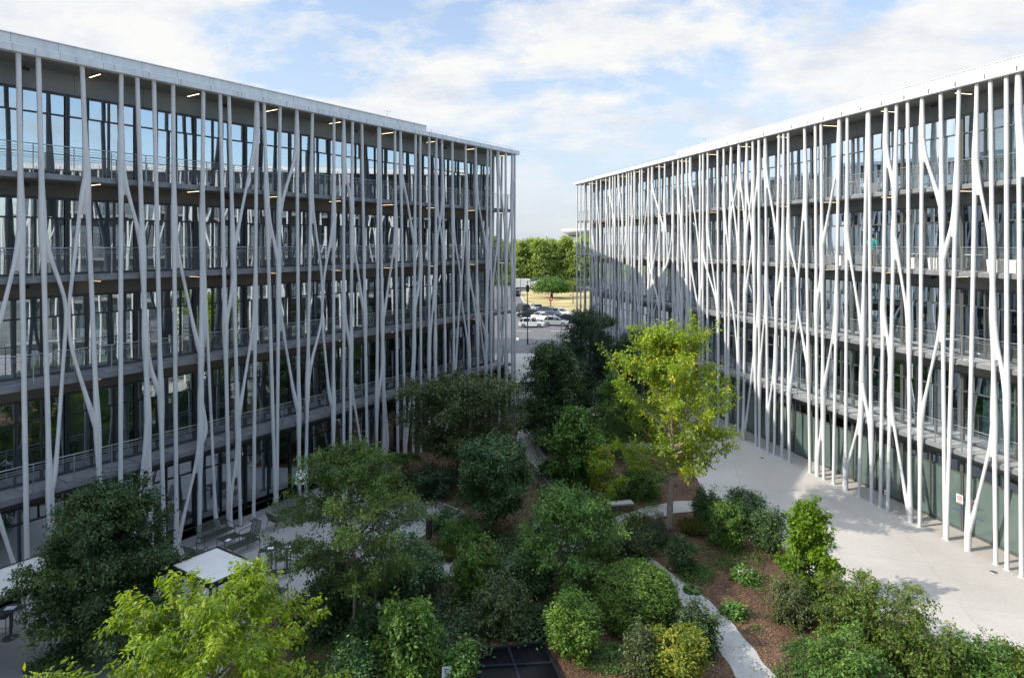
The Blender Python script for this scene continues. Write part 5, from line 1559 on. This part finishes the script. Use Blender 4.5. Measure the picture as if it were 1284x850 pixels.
# ------------------------------------------------------------ the street beyond
def fence_panel():
    p0 = Vector((-.2, 51.8, 0)); p1 = Vector((10.6, 56.5, 0)); d = (p1 - p0); ln = d.length; d.normalize(); nn = Vector((-d.y, d.x, 0))
    r = empty('slat_fence', p0, 0, 'grey vertical slat fence closing the gap between the two offices', 'fence')
    o = Vector((0, 0, 0)); mb = MB(); s = 0
    while s < ln:
        mb.boxf(o, d, nn, Z, s, s + .09, -.02, .02, .05, 2.2); s += .15
    mb.build('slats', M['edge'], r)
    mb = MB(); mb.boxf(o, d, nn, Z, 0, ln, .022, .06, .4, .46); mb.boxf(o, d, nn, Z, 0, ln, .022, .06, 1.8, 1.86); mb.build('rail', M['edge'], r)
    s = 0
    while s <= ln:
        MB().boxf(o, d, nn, Z, s - .04, s + .04, .061, .14, 0, 2.25).build('post', M['edge'], r); s += 2.5
fence_panel()

def carpaint(name, c): 
    m, nt, b = mat(name)
    b.inputs['Base Color'].default_value = c4(c); b.inputs['Roughness'].default_value = .25; b.inputs['Coat Weight'].default_value = .6; b.inputs['Metallic'].default_value = .15
    return m
M['tyre'] = plain('tyre', (.02, .02, .02), .85, 0, .1, 8); M['rim'] = plain('alloy', (.45, .46, .47), .35, .8, .05, 8)
M['headlight'] = plain('headlight', (.75, .75, .72), .15, 0, .03, 8); M['tail'] = plain('tail_light', (.35, .02, .02), .3, 0, .03, 8)
M['cglass'] = plain('car_glass', (.015, .018, .022), .05, 0, .05, 3)
def car(label, loc, rz, paint, kind='hatch', cat='car'):
    """x forward"""
    r = empty('parked_car', loc, rz, label, cat, 'cars on the road beyond the offices')
    Ln, wd, ht = {'hatch': (4.1, 1.78, 1.48), 'saloon': (4.6, 1.82, 1.44), 'suv': (4.5, 1.86, 1.68)}[kind]
    h = Ln / 2; bl = .92 if kind != 'suv' else 1.02
    prof = [(-h, .35), (-h + .03, bl - .12), (-h + .12, bl), (h - 1.15, bl), (h - .45, bl - .10), (h - .08, bl - .26), (h, .5), (h - .04, .28), (h - .3, .2), (-h + .3, .2)]
    rear = -h + (.12 if kind != 'saloon' else .75)
    cab = [(rear, bl - .01), (rear + (.3 if kind != 'suv' else .14), ht - .12), (rear + .75, ht), (h - 2.15, ht - .02), (h - 1.75, ht - .14), (h - 1.02, bl - .01)]
    def ext(p, w0, w1, z0, z1):
        m = MB(); vs = []
        for sg in (-1, 1):
            for x, z in p:
                f = (z - z0) / (z1 - z0); vs.append((x, sg * (w0 + (w1 - w0) * max(0, f)), z))
        n = len(p); fs = [tuple(range(n)), tuple(range(2 * n - 1, n - 1, -1))] + [((i + 1) % n, i, n + i, n + (i + 1) % n) for i in range(n)]
        return m.add(vs, fs)
    ext(prof, wd / 2, wd / 2 - .04, .2, bl).build('body', paint, r, .07)
    ext(cab, wd / 2 - .07, wd / 2 - .25, bl, ht).build('window', M['cglass'], r, .04)
    rf = [(rear + .42, ht - .07), (rear + .76, ht + .008), (h - 2.16, ht - .012), (h - 1.86, ht - .1)]
    mb = MB(); vs = []
    for x, z in rf: vs += [(x, -wd / 2 + .24, z), (x, wd / 2 - .24, z)]
    mb.add(vs, [(2 * i, 2 * i + 2, 2 * i + 3, 2 * i + 1) for i in range(3)])
    for sg in (-1, 1):
        for x in (rear + .6, -.25, h - 1.85):
            mb.tube([(x - .02, sg * (wd / 2 - .065), bl), (x + .12 * (1 if x < 0 else -3), sg * (wd / 2 - .215), ht - .05)], .035, 6)
    mb.build('roof', paint, r)
    for sx in (-h + .78, h - .82):
        for sg in (-1, 1):
            y = sg * (wd / 2 - .10)
            t = MB().tube([(sx, y - .1 * sg, .32), (sx, y + .115 * sg, .32)], .32, 18).build('wheel', M['tyre'], r)
            MB().tube([(sx, y + .116 * sg, .32), (sx, y + .13 * sg, .32)], .2, 14).build('rim', M['rim'], t)
    for sg in (-1, 1):
        MB().box(h - .14, h - .005, sg * (wd / 2 - .32) - .17, sg * (wd / 2 - .32) + .17, .60, .72).build('headlight', M['headlight'], r, .02)
        MB().box(-h - .01, -h + .1, sg * (wd / 2 - .22) - .12, sg * (wd / 2 - .22) + .12, .68, .86).build('tail_light', M['tail'], r, .02)
    return r
pw = carpaint('white_paint', (.78, .78, .78)); pk = carpaint('black_paint', (.02, .022, .025)); pb = carpaint('blue_grey_paint', (.05, .08, .12)); ps = carpaint('silver_paint', (.36, .38, .40)); pr = carpaint('red_paint', (.30, .03, .03))
zr = -.11
def gr(u, v): q = G(u, v, zr); return q
car('white hatchback side-on, nearest of the cars on the street', gr(666, 410), 0.0, pw)
car('white compact car just behind the white hatchback', gr(681, 402), -.55, pw)
car('dark saloon left of the white compact car', gr(664, 397.5), PI - .1, pk, 'saloon')
car('black off-road car at the left end of the queue by the roundabout', gr(655, 391), PI * .62, pk, 'suv')
car('silver car behind the dark saloon', gr(672, 389.5), PI * .6, ps, 'saloon')
car('blue-grey car right of the silver car', gr(689, 396), -.5, pb, 'suv')
car('white car half hidden by the top of the pine', gr(703, 396), -.4, pw)
car('silver hatchback behind the pine top', gr(697, 408), -.2, ps)
car('black hatchback at the right, hidden among the pine branches', gr(714, 405), 0, pk)
car('dark car driving round the left of the roundabout', gr(647, 371), PI * .5, pk, 'suv')
car('red car far behind on the left, before the tree belt', gr(652, 355), .3, pr, 'saloon')
# white lorry
q = gr(657, 364)
r = empty('box_lorry', q, .15, 'white box lorry parked far behind, left of the round tree', 'lorry')
MB().box(-3.4, 1.7, -1.2, 1.2, .9, 3.3).build('cargo_box', pw, r, .06)
MB().box(1.85, 3.6, -1.1, 1.1, .55, 2.5).build('cab', pw, r, .12)
MB().box(2.9, 3.62, -.98, .98, 1.5, 2.3).build('windscreen', M['cglass'], r, .04)
MB().box(-3.4, 3.5, -.5, .5, .5, .9).build('chassis', M['black'], r)
for x in (-2.3, 2.6):
    for sg in (-1, 1): MB().tube([(x, sg * .85, .47), (x, sg * 1.15, .47)], .46, 16).build('wheel', M['tyre'], r)

def lamp_post(label, u, v, vt, head=True, arm=1.2, rz=0.0):
    b = gr(u, v); hgt = H - (vt - HV) / F * b.y - zr
    r = empty('street_lamp', b, rz, label, 'street lamp', 'street lamps and poles')
    MB().tube([(0, 0, 0), (0, 0, .8), (0, 0, .82), (0, 0, hgt)], [.11, .11, .08, .05], 8).build('post', M['black'], r)
    mb = MB(); mb.tube([(0, 0, hgt - .15), (arm * .5, 0, hgt + .02), (arm, 0, hgt)], .035, 6); mb.build('arm', M['black'], r)
    MB().boxf(Vector((arm, 0, hgt - .04)), Vector((1, 0, 0)), Vector((0, 1, 0)), Z, -.3, .4, -.16, .16, -.06, .05).build('lamp_head', M['rail'], r, .02)
    return r, hgt
r, hh = lamp_post('tall black street lamp in front of the white hatchback', 661.5, 432, 352)
MB().box(-.22, .22, -.15, .15, hh - 1.5, hh - .6).build('signal_box', M['black'], r, .03)
lamp_post('grey street lamp at the left of the roundabout', 652.5, 371, 338, rz=2.8)
lamp_post('street lamp right of the round tree next to the sunlit office', 718.5, 381, 320, rz=3.0)
b = gr(690.5, 391)
r = empty('road_sign', b, 0, 'round red and white road sign on a dark post at the roundabout edge', 'road sign')
MB().tube([(0, 0, 0), (0, 0, 3.6)], .09, 8).build('post', M['black'], r)
f = Vector((0, -1, 0))
MB().tube([(0, -.10, 2.5), (0, -.13, 2.5)], .42, 20).build('sign_disc', M['red'], r)
MB().box(-.27, .27, -.15, -.131, 2.44, 2.56).build('sign_bar', M['sticker'], r)

ISL = random.Random(31)
b = G(692, 374)
plant('umbrella_tree', 'low wide dome-shaped tree on the dry roundabout grass', 'tree', b,
      [(0, 0, 3.2, 3.6, 3.4, 1.5), (-2.6, 0, 2.6, 2.2, 2.2, 1.0), (2.6, 0, 2.6, 2.3, 2.2, 1.0), (.3, 0, 4.0, 2.4, 2.4, .9)], 260, 26, .42, M['lf_mid'], 'bark_dark', .8, (.3, 1.3), 0, None, .6, .2, .6, 20, 150, .6)
plant('yellow_bush', 'yellow flowering bush right of the dome-shaped tree', 'bush', G(716, 366), [(0, 0, 1.5, 2.2, 2.0, 1.5), (1.8, 0, 1.2, 1.6, 1.5, 1.2)], 90, 24, .36, M['lf_goldbush'], 'bark', .7, None, 3, None, .6, .2, .6, 0, 151, .6)
tp = []
LAB = ['broad sunlit tree in the belt along the skyline', 'upright sunlit tree in the belt along the skyline', 'rounded sunlit tree in the belt along the skyline']
for i in range(3):
    tp.append(plant('belt_tree', LAB[i], 'tree', (0, 0), treetop(random.Random(60 + i), (5.2, 4.4, 4.8)[i], 1.8, (16.5, 17.6, 15.6)[i], 22, .4, .6), 260, 30, .85, M['lf_far'], 'bark_dark', 1.1, (.3, 3.0), 0, 'belt of trees beyond the roundabout', .5, .2, .6, 24, 160 + i, .65))
rn = random.Random(77)
spots = []
for row, y in enumerate((216, 238, 262)):
    x = -34 + row * 3
    while x < 78:
        spots.append((x + rn.uniform(-1.5, 1.5), y + rn.uniform(-4, 4))); x += rn.uniform(6.5, 8.5)
for i, (x, y) in enumerate(spots):
    k = i % 3
    if i < 3: o = tp[i]
    else: o = copy_tree(tp[k])
    o.location = (x, y, -.1); o.rotation_euler = (0, 0, rn.random() * 6.28); sc = rn.uniform(.86, 1.06); o.scale = (sc, sc, sc)
    o['label'] = LAB[k]
# low hedge under the belt
rng = np.random.default_rng(9); n = 9000
P = np.stack([rng.uniform(-40, 80, n), 206 + rng.uniform(-1.6, 1.6, n), np.abs(rng.normal(size=n)) * 1.1], 1)
o = leaf_obj('hedge', M['lf_mid'], P, rng.normal(size=(n, 3)), rng.normal(size=(n, 3)) + np.array([0, 0, .8]), np.full(n, .6), np.full(n, .4), rng.random(n), rng.random(n))
tag(o, 'dark hedge running along the foot of the tree belt', 'hedge', None, 'stuff')
# round white building beyond the trees
b = W(733, 286, 420)
r = empty('round_hall', (b.x, 420, 0), 0, 'white round hall with an overhanging flat roof far beyond the trees', 'building')
MB().lathe([(0, 0), (10.5, 0), (10.5, 18.6), (0, 18.6)], 40).build('wall', M['spandrel_grey'], r)
MB().lathe([(10.5, 18.5), (14.8, 20.6), (15.0, 22.2), (14.4, 22.6), (0, 23.0)], 48).build('roof', M['fascia'], r)

# ------------------------------------------------------------------- the air
SUN_EL = math.radians(33.5)
sdir = Vector((-.966, -.26, 0)).normalized()                       # towards the sun, on the map
SUN_V = Vector((sdir.x * math.cos(SUN_EL), sdir.y * math.cos(SUN_EL), math.sin(SUN_EL)))
sl = bpy.data.lights.new('sun', 'SUN'); sl.energy = 2.35; sl.angle = math.radians(.5); sl.color = (1, .93, .82)
so = bpy.data.objects.new('sun', sl); COL.objects.link(so)
so.rotation_euler = SUN_V.to_track_quat('Z', 'Y').to_euler()
CLOUD = (8.0, 6.9, 0)
w = bpy.data.worlds.new('World'); SC.world = w; w.use_nodes = True
nt = w.node_tree; nt.nodes.clear()
def mth(op, a, b=None):
    n = node(nt, 'ShaderNodeMath', operation=op)
    for i, x in enumerate((a, b)):
        if x is None: continue
        if isinstance(x, (int, float)): n.inputs[i].default_value = x
        else: L(nt, x, n.inputs[i])
    return n.outputs[0]
sk = node(nt, 'ShaderNodeTexSky'); sk.sky_type = 'NISHITA'; sk.sun_disc = False; sk.sun_elevation = SUN_EL
sk.sun_rotation = math.atan2(sdir.x, sdir.y); sk.air_density = 1.0; sk.dust_density = .9; sk.ozone_density = 1.6; sk.altitude = 50
bg = node(nt, 'ShaderNodeBackground', Strength=.10)
L(nt, sk.outputs[0], bg.inputs['Color'])
tc = node(nt, 'ShaderNodeTexCoord')
sx = node(nt, 'ShaderNodeSeparateXYZ'); L(nt, tc.outputs['Generated'], sx.inputs[0])
zm = mth('MAXIMUM', mth('ADD', sx.outputs['Z'], .30), .03)
cb = node(nt, 'ShaderNodeCombineXYZ'); L(nt, mth('DIVIDE', sx.outputs['X'], zm), cb.inputs[0]); L(nt, mth('DIVIDE', sx.outputs['Y'], zm), cb.inputs[1])
mp = node(nt, 'ShaderNodeMapping'); mp.inputs['Scale'].default_value = (.8, 1.0, 1); mp.inputs['Location'].default_value = CLOUD; mp.inputs['Rotation'].default_value = (0, 0, .3)
L(nt, cb.outputs[0], mp.inputs['Vector'])
n1 = node(nt, 'ShaderNodeTexNoise', Scale=2.1, Detail=14.0, Roughness=.62, Distortion=.15); L(nt, mp.outputs[0], n1.inputs['Vector'])
n2 = node(nt, 'ShaderNodeTexNoise', Scale=5.0, Detail=12.0, Roughness=.62); L(nt, mp.outputs[0], n2.inputs['Vector'])
# the cloud bank lies to the north-west; the east is clear
east = node(nt, 'ShaderNodeMapRange'); east.interpolation_type = 'SMOOTHSTEP'
L(nt, mth('SUBTRACT', sx.outputs['X'], mth('MULTIPLY', sx.outputs['Y'], .55)), east.inputs['Value'])
east.inputs['From Min'].default_value = .12; east.inputs['From Max'].default_value = .8; east.inputs['To Min'].default_value = 0; east.inputs['To Max'].default_value = .16
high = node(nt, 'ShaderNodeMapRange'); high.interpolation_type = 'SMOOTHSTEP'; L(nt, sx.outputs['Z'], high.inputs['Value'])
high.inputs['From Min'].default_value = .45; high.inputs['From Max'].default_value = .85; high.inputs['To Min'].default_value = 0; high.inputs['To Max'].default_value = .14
south = node(nt, 'ShaderNodeMapRange'); south.interpolation_type = 'SMOOTHSTEP'; L(nt, mth('MULTIPLY', sx.outputs['Y'], -1.0), south.inputs['Value'])
south.inputs['From Min'].default_value = 0; south.inputs['From Max'].default_value = .6; south.inputs['To Min'].default_value = 0; south.inputs['To Max'].default_value = .10
cf = mth('SUBTRACT', mth('ADD', mth('SUBTRACT', n1.outputs['Fac'], east.outputs[0]), mth('MULTIPLY', high.outputs[0], .5)), south.outputs[0])
low = node(nt, 'ShaderNodeMapRange'); low.interpolation_type = 'SMOOTHSTEP'; L(nt, sx.outputs['Z'], low.inputs['Value'])
low.inputs['From Min'].default_value = .03; low.inputs['From Max'].default_value = .24; low.inputs['To Min'].default_value = .22; low.inputs['To Max'].default_value = 1
msk = mth('MULTIPLY', ramp(nt, cf, [(.405, (0, 0, 0)), (.46, (.55, .55, .55)), (.51, (.97, .97, .97))]), low.outputs[0])
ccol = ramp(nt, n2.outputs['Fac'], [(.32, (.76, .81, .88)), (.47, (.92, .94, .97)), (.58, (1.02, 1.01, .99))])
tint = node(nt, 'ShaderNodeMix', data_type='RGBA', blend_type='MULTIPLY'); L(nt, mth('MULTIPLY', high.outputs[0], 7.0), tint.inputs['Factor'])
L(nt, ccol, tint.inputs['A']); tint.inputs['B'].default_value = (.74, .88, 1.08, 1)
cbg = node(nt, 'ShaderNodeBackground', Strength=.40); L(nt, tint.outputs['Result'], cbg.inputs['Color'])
# unseen overhead cloud, tinted blue and brightened as added fill for the shaded court
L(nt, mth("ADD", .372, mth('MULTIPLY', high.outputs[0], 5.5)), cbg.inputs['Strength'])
# pale air towards the horizon
vz = node(nt, 'ShaderNodeMapRange'); L(nt, sx.outputs['Z'], vz.inputs['Value'])
vz.inputs['From Min'].default_value = 0; vz.inputs['From Max'].default_value = .36; vz.inputs['To Min'].default_value = .92; vz.inputs['To Max'].default_value = .28
hz = node(nt, 'ShaderNodeBackground', Strength=.32); hz.inputs['Color'].default_value = (.78, .855, .97, 1)
m0 = node(nt, 'ShaderNodeMixShader'); L(nt, mth('MULTIPLY', vz.outputs[0], mth('SUBTRACT', 1.0, mth('MULTIPLY', east.outputs[0], 3.5))), m0.inputs['Fac']); L(nt, bg.outputs[0], m0.inputs[1]); L(nt, hz.outputs[0], m0.inputs[2])
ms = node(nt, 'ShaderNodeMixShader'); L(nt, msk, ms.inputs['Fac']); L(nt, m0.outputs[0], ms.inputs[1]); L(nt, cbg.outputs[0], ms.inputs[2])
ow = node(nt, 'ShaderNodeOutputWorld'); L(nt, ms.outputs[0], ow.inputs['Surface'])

# -------------------------------------------------------------------- camera
cd = bpy.data.cameras.new('camera'); cd.sensor_width = 36.0; cd.sensor_fit = 'HORIZONTAL'
cd.lens = 36.0 * F / 1284.0
cd.shift_y = -(425.0 - HV) / 1284.0
cd.clip_start = .1; cd.clip_end = 9000
co = bpy.data.objects.new('camera', cd); COL.objects.link(co)
co.location = (0, 0, H); co.rotation_euler = (PI / 2, 0, 0)
SC.camera = co
SC.render.engine = 'CYCLES'
SC.render.resolution_x = 1024; SC.render.resolution_y = 677
SC.cycles.max_bounces = 8; SC.cycles.transparent_max_bounces = 16
SC.cycles.glossy_bounces = 4; SC.cycles.diffuse_bounces = 3; SC.cycles.transmission_bounces = 4
SC.view_settings.view_transform = 'Standard'; SC.view_settings.look = 'None'
SC.view_settings.exposure = 1.38; SC.view_settings.gamma = 1.0
